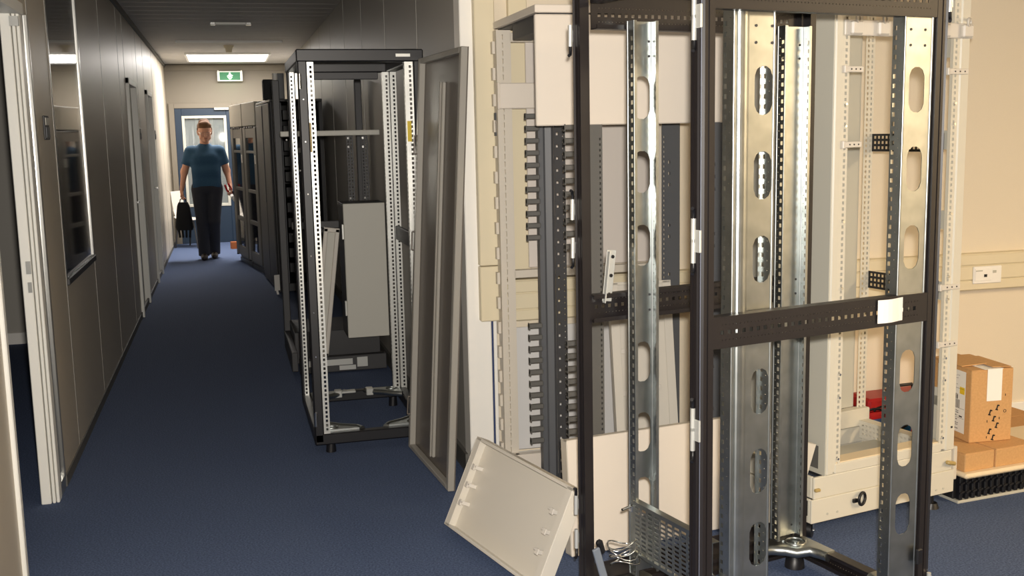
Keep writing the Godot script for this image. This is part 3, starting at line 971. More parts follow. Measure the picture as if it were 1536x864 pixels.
	for y in [1.055, 1.115, 1.175]:
		cyl(bs, Vector3(0.08 + (y - 1.115) * 0.12, y, -W + 0.026), Vector3(0.08 + (y - 1.115) * 0.12, y, -W + 0.03), 0.006, -1.0, 8)
	part("screws", bs, M.black, bm)
	# swung down lock plate low on the far front post
	var lk := S()
	var lb := Basis(Vector3(0, 0, 1), 0.28)
	bx(lk, Vector3(0.006, 0.165, -W + 0.075), Vector3(0.026, 0.155, 0.012), 0.003, lb)
	var lm := part("lock_plate", lk, M.lock_steel, t, "grey lock plate tilted at the post foot")
	lk = S()
	bx(lk, Vector3(0.012, 0.235, -W + 0.060), Vector3(0.022, 0.05, 0.02), 0.006, lb)
	part("lock_knob", lk, M.black, lm)
	# paper note round the near middle beam
	var pn := S()
	var last := Vector2(0, 0)
	for i in 7:
		var x := 0.645 + 0.108 * i / 6.0
		var z := 0.004 + 0.006 * sin(PI * i / 6.0 * 1.4)
		if i > 0:
			bx(pn, Vector3((x + last.x) * 0.5, 1.024, (z + last.y) * 0.5), Vector3(0.0188, 0.07, 0.0008), 0.0, Basis(Vector3.UP, -atan2(z - last.y, x - last.x)))
		last = Vector2(x, z)
	part("paper_note", pn, M.paper, t, "blank white paper note stuck on the beam")

# ---------------------------------------------------------------- pale wide rack against the back wall
func comb(p: Node3D, x: float, z: float, y0: float, n: int) -> void:
	for i in n:
		var st := S()
		var y := y0 + 0.0515 * i
		bx(st, Vector3(x - 0.030, y, z), Vector3(0.060, 0.021, 0.02), 0.003)
		bx(st, Vector3(x - 0.058, y - 0.002, z), Vector3(0.004, 0.029, 0.026), 0.001)
		part("cable_finger", st, M.comb, p)

func rack_grey() -> void:
	var t := thing("pale_rack", "wide pale grey rack with white top fascia and dark cable fingers on the back wall", "rack", Vector3(1.16, 0, -3.95))
	# roof
	var st := S()
	bb(st, 0, 2.018, -0.65, 0.80, 2.048, 0.0, 0.003)
	var roof := part("roof", st, M.white_panel, t)
	st = S()
	bb(st, 0.02, 2.012, -0.64, 0.78, 2.018, -0.02)
	bb(st, 0.02, 1.95, -0.40, 0.10, 2.014, -0.02, 0.003)
	bb(st, 0.05, 1.985, -0.1, 0.75, 2.012, -0.06, 0.003)
	part("roof_frame", st, M.charcoal, roof)
	st = S()
	bb(st, 0.055, 1.975, -0.16, 0.12, 1.98, -0.06, 0.001)
	bb(st, 0.055, 1.975, -0.16, 0.06, 2.01, -0.06, 0.001)
	part("roof_clip", st, M.rail_white, roof)
	# fascia
	boxpart("fascia", M.white_panel, t, 0.0, 1.595, -0.022, 0.80, 2.012, 0.0, 0.004, "blank off-white fascia panel")
	# rear corner posts with slots and toothed outer edge
	for s in [0, 1]:
		var x := 0.0 if s == 0 else 0.80
		var dx := 1.0 if s == 0 else -1.0
		st = S()
		var xf := XF(Vector3(x, 0.08, -0.60), Vector3(dx, 0, 0), Vector3.UP)
		plate(st, xf, 0.062, 1.93, 0.003, [[0, 0.024], [0.024, 0.031, "r", 0.03, 0.034, 56, 0.0022, 0.011], [0.031, 0.062]])
		bb(st, x, 0.08, -0.658, x + dx * 0.003, 2.01, -0.60)
		bb(st, x + dx * 0.062, 0.08, -0.64, x + dx * 0.065, 2.01, -0.60)
		for i in 17:
			bb(st, x - dx * 0.012, 0.12 + i * 0.112, -0.655, x, 0.172 + i * 0.112, -0.625)
		part("rear_post", st, M.grey_frame, t)
	st = S()
	bb(st, 0.062, 1.96, -0.64, 0.74, 2.0, -0.60, 0.002)
	part("rear_rail", st, M.grey_frame, t)
	boxpart("rear_rail", M.grey_frame, t, 0.062, 0.93, -0.64, 0.74, 0.965, -0.60, 0.002)
	st = S()
	bb(st, 0.002, 1.675, -0.585, 0.235, 1.785, -0.565, 0.004)
	bb(st, -0.006, 1.672, -0.60, 0.002, 1.788, -0.566, 0.002)
	var sb := part("side_bar", st, M.white_panel, t, "short white crossbar on the rack side")
	st = S()
	for y in [1.66, 1.80]:
		tube(st, [Vector3(0.236, y - 0.014, -0.56), Vector3(0.228, y - 0.008, -0.552), Vector3(0.226, y + 0.004, -0.552), Vector3(0.236, y + 0.012, -0.558)], 0.004, 8)
	part("clip", st, M.chrome, sb)
	boxpart("sticker", M.blue_door, t, -0.004, 1.56, -0.655, -0.001, 1.66, -0.625)
	# bottom plinth
	boxpart("plinth", M.white_panel, t, 0.02, 0.025, -0.60, 0.78, 0.13, -0.55, 0.004)
	boxpart("upper_back_panel", M.back_panel, t, 0.14, 0.97, -0.645, 0.78, 2.0, -0.635, 0.002)
	boxpart("lower_back_panel", M.lower_panel, t, 0.07, 0.13, -0.645, 0.74, 0.70, -0.635, 0.002)
	# rear slate post (left of the opening) with holes, and its fingers
	st = S()
	extrude(st, PackedVector2Array([Vector2(0.137, -0.45), Vector2(0.155, -0.44), Vector2(0.165, -0.446), Vector2(0.190, -0.436), Vector2(0.205, -0.45), Vector2(0.205, -0.49), Vector2(0.137, -0.49)]), 1.97, Transform3D(Basis.IDENTITY, Vector3(0, 0.03, 0)))
	var rp := part("mounting_post", st, M.slate, t, "dark slate post with holes")
	st = S()
	plate(st, XF(Vector3(0.205, 0.03, -0.445), Vector3.RIGHT, Vector3.UP), 0.05, 1.97, 0.003, [[0, 0.006], [0.006, 0.022, "r", 0.04, 0.0515, 37, 0.0048, 0.006], [0.022, 0.034], [0.034, 0.046, "c", 0.03, 0.02575, 75, 0.0035, 0.0035], [0.046, 0.05]])
	part("hole_strip", st, M.charcoal, rp)
	comb(t, 0.137, -0.44, 0.225, 11)
	comb(t, 0.137, -0.44, 1.125, 11)
	# front grey post
	st = S()
	extrude(st, PackedVector2Array([Vector2(0.165, 0.0), Vector2(0.180, 0.0), Vector2(0.180, -0.012), Vector2(0.165, -0.012)]), 1.5, Transform3D(Basis.IDENTITY, Vector3(0, 0.08, 0)))
	plate(st, XF(Vector3(0.180, 0.08, -0.004), Vector3.RIGHT, Vector3.UP), 0.085, 1.52, 0.003, [[0, 0.018], [0.018, 0.038, "r", [0.24, 0.29, 0.34, 0.52, 0.57, 0.62, 0.80, 0.85, 1.02, 1.07, 1.25, 1.30, 1.35], 0, 0, 0.0055, 0.0065], [0.038, 0.068], [0.068, 0.082, "r", 0.02, 0.0215, 68, 0.003, 0.005], [0.082, 0.085]])
	bb(st, 0.262, 0.08, -0.05, 0.265, 1.6, -0.004)
	part("mounting_post", st, M.comb, t, "broad grey post with square holes")
	comb(t, 0.170, -0.01, 0.225, 11)
	comb(t, 0.170, -0.01, 1.125, 10)
	# front post on the far side of the opening, and its rear partner
	for z in [0.0, -0.45]:
		st = S()
		plate(st, XF(Vector3(0.705, 0.08, -0.004 + z), Vector3.RIGHT, Vector3.UP), 0.06, 1.52, 0.003, [[0, 0.006], [0.006, 0.014, "r", 0.02, 0.0215, 68, 0.0025, 0.005], [0.014, 0.026], [0.026, 0.044, "r", [0.24, 0.29, 0.34, 0.52, 0.57, 0.62, 0.80, 0.85, 1.02, 1.07, 1.25, 1.30, 1.35], 0, 0, 0.0055, 0.0065], [0.044, 0.06]])
		bb(st, 0.762, 0.08, -0.06 + z, 0.792, 1.6, -0.004 + z, 0.002)
		part("mounting_post", st, M.slate, t)
	# feet
	for q in [[0.25, -0.035], [0.75, -0.05], [0.05, -0.57], [0.75, -0.57], [0.18, -0.47]]:
		st = S()
		cyl(st, Vector3(q[0], 0, q[1]), Vector3(q[0], 0.02, q[1]), 0.025, 0.02, 14)
		cyl(st, Vector3(q[0], 0.02, q[1]), Vector3(q[0], 0.13, q[1]), 0.01, -1.0, 8)
		part("foot", st, M.black, t)
	for q in [0.74]:
		boxpart("base_beam", M.grey_frame, t, q, 0.075, -0.58, q + 0.03, 0.12, -0.02, 0.003)
	boxpart("base_beam", M.grey_frame, t, 0.22, 0.075, -0.05, 0.77, 0.12, -0.02, 0.003)

# ---------------------------------------------------------------- loose panels
func loose_panels() -> void:
	var t := thing("cover_panel", "long off-white cover panel standing low on edge behind the dark rack", "panel", Vector3(1.165, 0, -3.60), 8.0)
	t.rotation_degrees.x = -4.0
	boxpart("sheet", M.white_panel, t, 0.0, 0.006, -0.006, 0.72, 0.445, 0.0, 0.002)
	boxpart("edge_return", M.grey_frame, t, 0.0, 0.006, -0.055, 0.006, 0.445, -0.006, 0.002)
	boxpart("edge_return", M.grey_frame, t, 0.0, 0.437, -0.035, 0.72, 0.445, -0.006, 0.002)
	boxpart("edge_return", M.grey_frame, t, 0.0, 0.006, -0.035, 0.72, 0.014, -0.006, 0.002)
	# tray-shaped cover leaning in the foreground, its inside towards the camera
	var y := Vector3(0.150, 0.335, -0.045)
	var x := Vector3(0.175, -0.008, 0.700)
	var o := Vector3(0.812, 0.014, -4.022)
	tray("tray_cover", "shallow beige metal tray with plastic clips, tilted on the carpet in front", o, x, y, 0.055)
	tray("tray_cover", "off-white tray panel with clips leaning inside the pale rack", Vector3(1.58, 0.004, -4.22), Vector3(0.28, 0.0, 0.02), Vector3(-0.17, 0.89, -0.16), 0.035)
	tray("tray_cover", "small translucent white tray propped against the beige rack side", Vector3(1.985, 0.004, -3.475), Vector3(-0.044, 0.0, -0.205), Vector3(0.135, 0.37, 0.0), 0.05)

func tray(called: String, label: String, o: Vector3, x: Vector3, y: Vector3, d: float) -> void:
	var w := x.length()
	var h := y.length()
	var bx_ := x.normalized()
	var by := (y - bx_ * bx_.dot(y)).normalized()
	var bz := bx_.cross(by)
	# the rim rises towards the camera
	if bz.dot(EYE - o) < 0.0:
		o += x
		bx_ = -bx_
		bz = bx_.cross(by)
	var t := thing(called, label, "tray", o)
	t.basis = Basis(bx_, by, bz)
	var st := S()
	bb(st, 0, 0, 0, w, h, 0.003)
	part("sheet", st, M.tray, t)
	var k := 0.024
	for e in [[0.0, 0.0, w, 0.003], [0.0, h - 0.003, w, h], [0.0, 0.0, 0.003, h], [w - 0.003, 0.0, w, h]]:
		boxpart("rim", M.tray, t, e[0], e[1], 0.003, e[2], e[3], d, 0.0008)
	for e in [[0.003, 0.003, w - 0.003, k * 0.5], [0.003, h - k * 0.5, w - 0.003, h - 0.003], [0.003, 0.003, k * 1.6, h - 0.003], [w - k * 1.6, 0.003, w - 0.003, h - 0.003]]:
		boxpart("lip", M.tray, t, e[0], e[1], d - 0.003, e[2], e[3], d, 0.0008)
	for s in [0, 1]:
		for i in 3:
			var yy: float = h * (0.26 + 0.2 * i + 0.02 * s)
			var xx := k * 1.6 if s == 0 else w - k * 1.6 - 0.05
			var c := S()
			bb(c, xx, yy, d - 0.008, xx + 0.02, yy + 0.022, d - 0.002, 0.001)
			bb(c, xx + 0.004, yy + 0.003, 0.003, xx + 0.010, yy + 0.018, d - 0.006, 0.001)
			bb(c, xx + (0.012 if s == 0 else -0.014), yy + 0.012, d - 0.006, xx + (0.030 if s == 0 else 0.006), yy + 0.018, d - 0.003)
			part("clip", c, M.plastic_white, t)

# ---------------------------------------------------------------- beige rack on castors
func caster(p: Node3D, at: Vector3, deg: float) -> void:
	var b := Basis(Vector3.UP, deg_to_rad(deg))
	var st := S()
	cyl(st, at + Vector3(0, 0.075, 0), at + Vector3(0, 0.085, 0), 0.03, -1.0, 14)
	for s in [-1.0, 1.0]:
		bx(st, at + b * Vector3(0.006, 0.052, s * 0.017), Vector3(0.05, 0.048, 0.003), 0.001, b)
	cyl(st, at + b * Vector3(0.012, 0.03, -0.02), at + b * Vector3(0.012, 0.03, 0.02), 0.006, -1.0, 8)
	var c := part("caster", st, M.chrome, p)
	st = S()
	cyl(st, at + b * Vector3(0.012, 0.03, -0.012), at + b * Vector3(0.012, 0.03, 0.012), 0.03, -1.0, 18)
	part("wheel", st, M.black, c)

func ring_bracket(p: Node3D, at: Vector3, l: float) -> void:
	var st := S()
	bx(st, at + Vector3(l * 0.5, 0, 0.004), Vector3(l, 0.022, 0.006), 0.002)
	bx(st, at + Vector3(0.0, 0, -0.004), Vector3(0.012, 0.028, 0.022), 0.002)
	var b := part("cable_bracket", st, M.plastic_white, p)
	st = S()
	for i in 3:
		cyl(st, at + Vector3(l * (0.3 + 0.25 * i), 0, 0.007), at + Vector3(l * (0.3 + 0.25 * i), 0, 0.009), 0.003, -1.0, 8)
	part("screws", st, M.charcoal, b)

func ring(st: SurfaceTool, at: Vector3, r: float, wire: float, bas := Basis.IDENTITY, sy := 1.0) -> void:
	var pts := []
	for k in 18:
		pts.append(at + bas * Vector3(cos(TAU * k / 18) * r, sin(TAU * k / 18) * r * sy, 0))
	tube(st, pts, wire, 7, true)

func rack_beige() -> void:
	var t := thing("beige_rack", "open beige rack on castors with pale hole rails, by the cartons", "rack", Vector3(2.08, 0, -3.47), 11.5)
	var W := 0.76
	var D := 0.50
	# plinth
	var st := S()
	bb(st, 0, 0.072, -0.012, W, 0.165, 0.0, 0.002)
	bb(st, 0, 0.072, -D, 0.012, 0.165, -0.012, 0.002)
	bb(st, W - 0.012, 0.072, -D, W, 0.165, -0.012, 0.002)
	bb(st, 0, 0.072, -D - 0.012, W, 0.165, -D, 0.002)
	var pl := part("plinth", st, M.beige, t)
	st = S()
	for q in [Vector2(0.08, 0.10), Vector2(0.13, 0.10), Vector2(0.66, 0.095), Vector2(0.70, 0.095)]:
		cyl(st, Vector3(q.x, q.y, -0.001), Vector3(q.x, q.y, 0.002), 0.005, -1.0, 8)
	part("screws", st, M.grey_sheet, pl)
	boxpart("plinth_step", M.beige, t, 0.015, 0.165, -0.02, W - 0.012, 0.25, -0.004, 0.003)
	for q in [0.015, W - 0.026]:
		boxpart("plinth_step", M.beige, t, q, 0.165, -D, q + 0.014, 0.25, -0.02, 0.003)
	boxpart("plinth_step", M.beige, t, 0.029, 0.165, -D, W - 0.026, 0.25, -D + 0.014, 0.003)
	# side sheet and back sheet
	boxpart("side_sheet", M.grey_sheet, t, 0.066, 0.25, -D, 0.072, 2.2, -0.004, 0.001)
	st = S()
	plate(st, XF(Vector3(0.0650, 0.27, -0.26), Vector3(0, 0, 1), Vector3.UP), 0.22, 0.09, 0.001, [[0, 0.22]])
	part("vent_patch", st, M.comb, t, "dark fine vent patch")
	boxpart("back_sheet", M.grey_sheet, t, 0.075, 0.33, -D, W - 0.075, 2.2, -D + 0.004, 0.001)
	boxpart("side_bracket", M.black, t, -0.006, 0.10, -0.085, 0.0, 0.16, -0.02, 0.001)
	# corner posts
	for x in [[0.072, 0.108], [W - 0.055, W - 0.004]]:
		boxpart("corner_post", M.beige, t, x[0], 0.25, -0.055, x[1], 2.2, 0.0, 0.005)
	# front hole rails
	for q in [[0.108, 1.0], [W - 0.055, -1.0]]:
		st = S()
		plate(st, XF(Vector3(q[0], 0.26, -0.006), Vector3(q[1], 0, 0), Vector3.UP), 0.034, 1.9, 0.002, [[0, 0.012], [0.012, 0.026, "r", 0.03, 0.0222, 84, 0.0052, 0.006], [0.026, 0.034]])
		if q[1] > 0.0:
			plate(st, XF(Vector3(q[0] + q[1] * 0.034, 0.26, -0.006), Vector3(0, 0, -1), Vector3.UP), 0.06, 1.9, 0.002, [[0, 0.024], [0.024, 0.036, "r", 0.03, 0.0222, 84, 0.004, 0.005], [0.036, 0.06]])
		var rl := part("hole_rail", st, M.beige, t)
		st = S()
		for y in [0.31, 0.55, 0.64, 0.88, 0.97, 1.22, 1.57, 1.65]:
			cyl(st, Vector3(q[0] + q[1] * 0.019, y, -0.004), Vector3(q[0] + q[1] * 0.019, y, 0.003), 0.005, -1.0, 8)
		part("screws", st, M.chrome, rl)
	# rear posts
	for x in [0.075, W - 0.07]:
		st = S()
		plate(st, XF(Vector3(x, 0.30, -D + 0.02), Vector3.RIGHT, Vector3.UP), 0.05, 1.9, 0.002, [[0, 0.008], [0.008, 0.020, "r", 0.03, 0.0222, 84, 0.0045, 0.006], [0.020, 0.030], [0.030, 0.042, "r", 0.03, 0.0222, 84, 0.0045, 0.006], [0.042, 0.05]])
		bb(st, x + 0.048, 0.30, -D + 0.02, x + 0.052, 2.2, -D + 0.004)
		part("rear_post", st, M.beige, t)
	# second rail set behind the right-hand front rail, with joining tabs
	st = S()
	plate(st, XF(Vector3(W - 0.012, 0.26, -0.16), Vector3(0, 0, 1), Vector3.UP), 0.05, 1.9, 0.002, [[0, 0.02], [0.02, 0.034, "r", 0.03, 0.0278, 66, 0.0045, 0.007], [0.034, 0.05]])
	bb(st, W - 0.016, 0.26, -0.16, W - 0.012, 0.46, -0.02)
	var sr := part("side_rail", st, M.grey_sheet, t)
	for y in [0.42, 0.86, 1.15, 1.47, 1.83]:
		boxpart("joining_tab", M.grey_sheet, sr, W - 0.016, y, -0.115, W - 0.013, y + 0.075, -0.04)
	# black perforated depth straps on the open side
	for y in [1.46, 0.865]:
		st = S()
		var cols := [[0.0, 0.006]]
		for r in 3:
			cols.append([0.006 + 0.022 * r, 0.026 + 0.022 * r, "r", 0.018, 0.0215, 17, 0.0058, 0.0062])
			cols.append([0.026 + 0.022 * r, 0.028 + 0.022 * r])
		cols.append([0.072, 0.075])
		plate(st, Transform3D(Basis(Vector3.UP, Vector3(0, 0, 1), Vector3.RIGHT), Vector3(W - 0.022, y, -D + 0.02)), 0.075, 0.385, 0.002, cols)
		part("depth_strap", st, M.black, t, "black perforated depth strap")
	# base: front rail, cross boards, perforated side beam
	boxpart("base_rail", M.beige, t, 0.115, 0.25, -0.075, W - 0.075, 0.29, -0.002, 0.004)
	boxpart("base_board", M.board, t, 0.11, 0.288, -0.075, W - 0.08, 0.294, -0.008, 0.001)
	boxpart("base_board", M.grey_sheet, t, 0.10, 0.20, -0.36, W - 0.06, 0.215, -0.24, 0.003)
	boxpart("base_rail", M.beige, t, 0.05, 0.25, -D + 0.004, W - 0.02, 0.33, -D + 0.05, 0.004)
	st = S()
	plate(st, Transform3D(Basis(Vector3.UP, Vector3(0, 0, 1), Vector3.RIGHT), Vector3(W - 0.08, 0.20, -D + 0.05)), 0.08, 0.42, 0.002, [[0, 0.014], [0.014, 0.026, "r", 0.02, 0.022, 18, 0.004, 0.006], [0.026, 0.034], [0.034, 0.046, "r", 0.02, 0.022, 18, 0.004, 0.006], [0.046, 0.054], [0.054, 0.066, "r", 0.02, 0.022, 18, 0.004, 0.006], [0.066, 0.08]])
	bb(st, W - 0.08, 0.276, -D + 0.05, W - 0.03, 0.28, -0.03)
	part("side_beam", st, M.beige, t)
	# top
	boxpart("top_frame", M.beige, t, 0.0, 2.2, -D, W, 2.24, 0.0, 0.004)
	st = S()
	bb(st, 0.11, 1.895, -0.004, W + 0.005, 1.952, 0.004, 0.003)
	var tb := part("top_bar", st, M.plastic_white, t, "white cross bar carrying plastic cable rings")
	for x in [0.155, 0.285, 0.60, 0.72]:
		st = S()
		bx(st, Vector3(x, 1.922, 0.014), Vector3(0.055, 0.05, 0.02), 0.006)
		ring(st, Vector3(x + 0.005, 1.955, 0.018), 0.024, 0.005, Basis(Vector3.UP, 0.5), 0.6)
		part("cable_ring", st, M.plastic_white, tb)
	for y in [1.775, 1.503]:
		ring_bracket(t, Vector3(0.112, y, 0.004), 0.085)
	for y in [1.77, 0.93, 0.70]:
		ring_bracket(t, Vector3(W - 0.125, y, 0.004), 0.105)
	# black cable ring and brown latch on the plinth
	st = S()
	ring(st, Vector3(0.245, 0.135, 0.012), 0.024, 0.006, Basis(Vector3.UP, 0.3))
	bx(st, Vector3(0.215, 0.130, 0.006), Vector3(0.024, 0.016, 0.012), 0.003)
	part("cable_ring", st, M.black, t, "black plastic cable ring on the plinth")
	st = S()
	bx(st, Vector3(0.022, 0.205, 0.006), Vector3(0.026, 0.012, 0.014), 0.003)
	part("latch", st, M.label_tan, t, "brass coloured latch")
	st = S()
	bx(st, Vector3(W - 0.03, 0.20, 0.008), Vector3(0.05, 0.016, 0.02), 0.005, Basis(Vector3(0, 0, 1), -0.25))
	part("latch", st, M.label_tan, t, "brass coloured latch")
	boxpart("plug_button", M.charcoal, t, W - 0.030, 0.345, 0.0, W - 0.022, 0.353, 0.003)
	boxpart("end_bracket", M.grey_frame, t, W, 0.12, -0.03, W + 0.02, 0.26, -0.004, 0.002)
	caster(t, Vector3(0.045, -0.0, -0.055), 215)
	caster(t, Vector3(0.06, -0.0, -D + 0.06), 160)
	caster(t, Vector3(W - 0.05, -0.0, -D + 0.06), 20)
	st = S()
	cyl(st, Vector3(W - 0.07, 0.0, -0.05), Vector3(W - 0.07, 0.022, -0.05), 0.032, 0.024, 16)
	cyl(st, Vector3(W - 0.07, 0.02, -0.05), Vector3(W - 0.07, 0.09, -0.05), 0.01, -1.0, 8)
	part("levelling_foot", st, M.black, t)
	# thin black lead hanging inside
	st = S()
	tube(st, [Vector3(0.42, 0.47, -0.46), Vector3(0.375, 0.42, -0.44), Vector3(0.35, 0.34, -0.42), Vector3(0.33, 0.26, -0.36), Vector3(0.325, 0.22, -0.32)], 0.003, 6)
	solo("thin_lead", st, M.black, "thin black lead drooping inside the beige rack base", "cable", Vector3(2.08, 0, -3.47), 11.5)

# ---------------------------------------------------------------- cartons and small things by the back wall
func cartons() -> void:
	# row of black slotted trays under a board
	var c := thing("slotted_bin", "low black slotted bin under the pale board and cartons", "bin", Vector3(2.875, 0, -3.655), 6.0)
	boxpart("bin_body", M.black_matt, c, 0, 0.012, -0.42, 1.02, 0.125, -0.03, 0.004)
	boxpart("bottom_rail", M.grey_sheet, c, 0, 0.0, -0.42, 1.02, 0.012, 0.0, 0.002)
	for i in 30:
		var st := S()
		bb(st, 0.012 + i * 0.0335, 0.012, -0.03, 0.030 + i * 0.0335, 0.122, -0.004, 0.003)
		bx(st, Vector3(0.021 + i * 0.0335, 0.045, -0.006), Vector3(0.024, 0.008, 0.018), 0.001, Basis(Vector3(0, 0, 1), 0.4))
		bx(st, Vector3(0.021 + i * 0.0335, 0.085, -0.006), Vector3(0.024, 0.008, 0.018), 0.001, Basis(Vector3(0, 0, 1), 0.4))
		part("rib", st, M.black, c)
	var st2 := S()
	bb(st2, 0, 0, -0.46, 1.08, 0.022, 0.0, 0.008)
	solo("board", st2, M.board, "pale board lying on the black slotted bin", "board", Vector3(2.86, 0.126, -3.59), 6.0)
	var y := 0.148
	for k in [[2.875, -3.62, 0.155, "flat brown carton at the beige rack end of the pale board"], [3.038, -3.637, 0.21, "flat brown carton further along the pale board, away from the beige rack"]]:
		carton("flat_carton", k[3], Vector3(k[0], y, k[1]), Vector3(k[2], 0.078, 0.36), 6.0, M.card)
	var b := carton("tall_carton", "tall brown carton with white shipping label, taped paper and printed marks", Vector3(2.985, 0.227, -3.74), Vector3(0.20, 0.315, 0.30), -3.0, M.card)
	# shipping label on the side that faces the corridor
	var lt := label_picture()
	var lm := mat(Color.WHITE, 0.6)
	lm.albedo_texture = lt
	var arr := []
	arr.resize(Mesh.ARRAY_MAX)
	var xx := -0.0015
	arr[Mesh.ARRAY_VERTEX] = PackedVector3Array([Vector3(xx, 0.30, -0.235), Vector3(xx, 0.30, -0.035), Vector3(xx, 0.03, -0.035), Vector3(xx, 0.03, -0.235)])
	arr[Mesh.ARRAY_NORMAL] = PackedVector3Array([Vector3.LEFT, Vector3.LEFT, Vector3.LEFT, Vector3.LEFT])
	arr[Mesh.ARRAY_TEX_UV] = PackedVector2Array([Vector2(0, 0), Vector2(1, 0), Vector2(1, 1), Vector2(0, 1)])
	arr[Mesh.ARRAY_INDEX] = PackedInt32Array([0, 1, 2, 0, 2, 3])
	var am := ArrayMesh.new()
	am.add_surface_from_arrays(Mesh.PRIMITIVE_TRIANGLES, arr)
	var li := MeshInstance3D.new()
	li.mesh = am
	li.material_override = lm
	li.name = "shipping_label"
	b.add_child(li, true)
	li.set_meta("label", "white shipping label with barcode and yellow patch")
	# taped paper over the front edge
	var st := S()
	bb(st, 0.075, 0.178, 0.0005, 0.145, 0.316, 0.002)
	bb(st, 0.06, 0.3155, -0.11, 0.15, 0.317, 0.002)
	bx(st, Vector3(0.10, 0.3175, -0.12), Vector3(0.10, 0.001, 0.05), 0.0, Basis(Vector3.UP, 0.5))
	part("taped_paper", st, M.paper, b, "torn white paper taped over the edge")
	st = S()
	bx(st, Vector3(0.06, 0.322, -0.17), Vector3(0.12, 0.004, 0.20), 0.0, Basis(Vector3(0, 0, 1), 0.05))
	bx(st, Vector3(0.15, 0.321, -0.12), Vector3(0.09, 0.003, 0.22), 0.0, Basis(Vector3(0, 0, 1), -0.04))
	part("top_flap", st, M.card, b)
	# printed handling marks: two columns of small boxed arrows
	st = S()
	for q in [Vector2(0.128, 0.148), Vector2(0.094, 0.128), Vector2(0.113, 0.100), Vector2(0.128, 0.070), Vector2(0.094, 0.046), Vector2(0.112, 0.018)]:
		bx(st, Vector3(q.x, q.y, 0.0006), Vector3(0.006, 0.022, 0.0008), 0.0, Basis(Vector3(0, 0, 1), -0.25))
		bx(st, Vector3(q.x + 0.006, q.y + 0.008, 0.0006), Vector3(0.010, 0.006, 0.0008), 0.0, Basis(Vector3(0, 0, 1), -0.25))
		bx(st, Vector3(q.x - 0.002, q.y - 0.010, 0.0006), Vector3(0.013, 0.005, 0.0008), 0.0, Basis(Vector3(0, 0, 1), -0.25))
	for q in [Vector2(0.140, 0.10), Vector2(0.082, 0.09), Vector2(0.082, 0.02), Vector2(0.165, 0.20)]:
		bx(st, Vector3(q.x, q.y, 0.0006), Vector3(0.003, 0.010, 0.0008))
	for k in 10:
		bx(st, Vector3(0.165 + cos(TAU * k / 10) * 0.006, 0.130 + sin(TAU * k / 10) * 0.006, 0.0006), Vector3(0.004, 0.002, 0.0008), 0.0, Basis(Vector3(0, 0, 1), TAU * k / 10 + PI / 2))
	part("printed_marks", st, M.ink, b, "dark printed handling marks")
	carton("floor_carton", "low brown carton on the carpet at the picture's far edge, against the back wall", Vector3(3.50, 0, -4.22), Vector3(0.4, 0.11, 0.3), 4.0, M.card_dark)
	# red tool case and cables behind the beige rack
	var rc := thing("red_case", "red tool case behind the beige rack, cables draped over it", "tool case", Vector3(2.98, 0, -4.42), 4.0)
	boxpart("case_body", M.red, rc, -0.06, 0.0, -0.12, 0.42, 0.20, 0.04, 0.012)
	boxpart("case_lid", M.red, rc, -0.062, 0.205, -0.122, 0.422, 0.27, 0.042, 0.012)
	var hs := S()
	tube(hs, [Vector3(0.1, 0.27, -0.04), Vector3(0.11, 0.30, -0.04), Vector3(0.25, 0.30, -0.04), Vector3(0.26, 0.27, -0.04)], 0.008, 8)
	part("handle", hs, M.black, rc)
	var bc := thing("blue_crate", "blue plastic crate of leads in front of the red case", "crate", Vector3(2.80, 0, -4.26), 8.0)
	boxpart("crate_body", M.blue, bc, -0.12, 0, -0.08, 0.26, 0.17, 0.06, 0.01)
	boxpart("crate_rim", M.blue, bc, -0.126, 0.155, -0.086, 0.266, 0.175, 0.066, 0.006)
	for k in [[Vector3(2.84, 0.22, -4.24), 0.07, "looped black power lead resting on the blue crate"], [Vector3(3.03, 0.13, -4.19), 0.10, "looped black lead hanging before the red case"]]:
		var s := S()
		var pts := []
		for i in 22:
			var a := TAU * i / 15.0
			pts.append(Vector3(cos(a) * k[1] + i * 0.004, sin(a) * k[1] * 0.7, sin(a * 1.3) * 0.015))
		tube(s, pts, 0.005, 6)
		solo("power_lead", s, M.black, k[2], "cable", k[0])
	var ad := S()
	bx(ad, Vector3(0, 0.2, 0), Vector3(0.05, 0.09, 0.05), 0.018)
	cyl(ad, Vector3(0, 0.0, 0), Vector3(0, 0.2, 0), 0.006, -1.0, 8)
	solo("plug_adapter", ad, M.black, "black power plug standing up behind the beige rack post", "plug", Vector3(2.73, 0.175, -4.30))

func carton(called: String, label: String, at: Vector3, s: Vector3, deg: float, m: Material) -> Node3D:
	var t := thing(called, label, "carton", at, deg)
	boxpart("carton_body", m, t, 0, 0, -s.z, s.x, s.y - 0.003, 0, 0.003)
	boxpart("flap", m, t, 0.001, s.y - 0.003, -s.z * 0.5 + 0.001, s.x - 0.001, s.y, -0.001, 0.001)
	boxpart("flap", m, t, 0.001, s.y - 0.003, -s.z + 0.001, s.x - 0.001, s.y, -s.z * 0.5 - 0.001, 0.001)
	return t

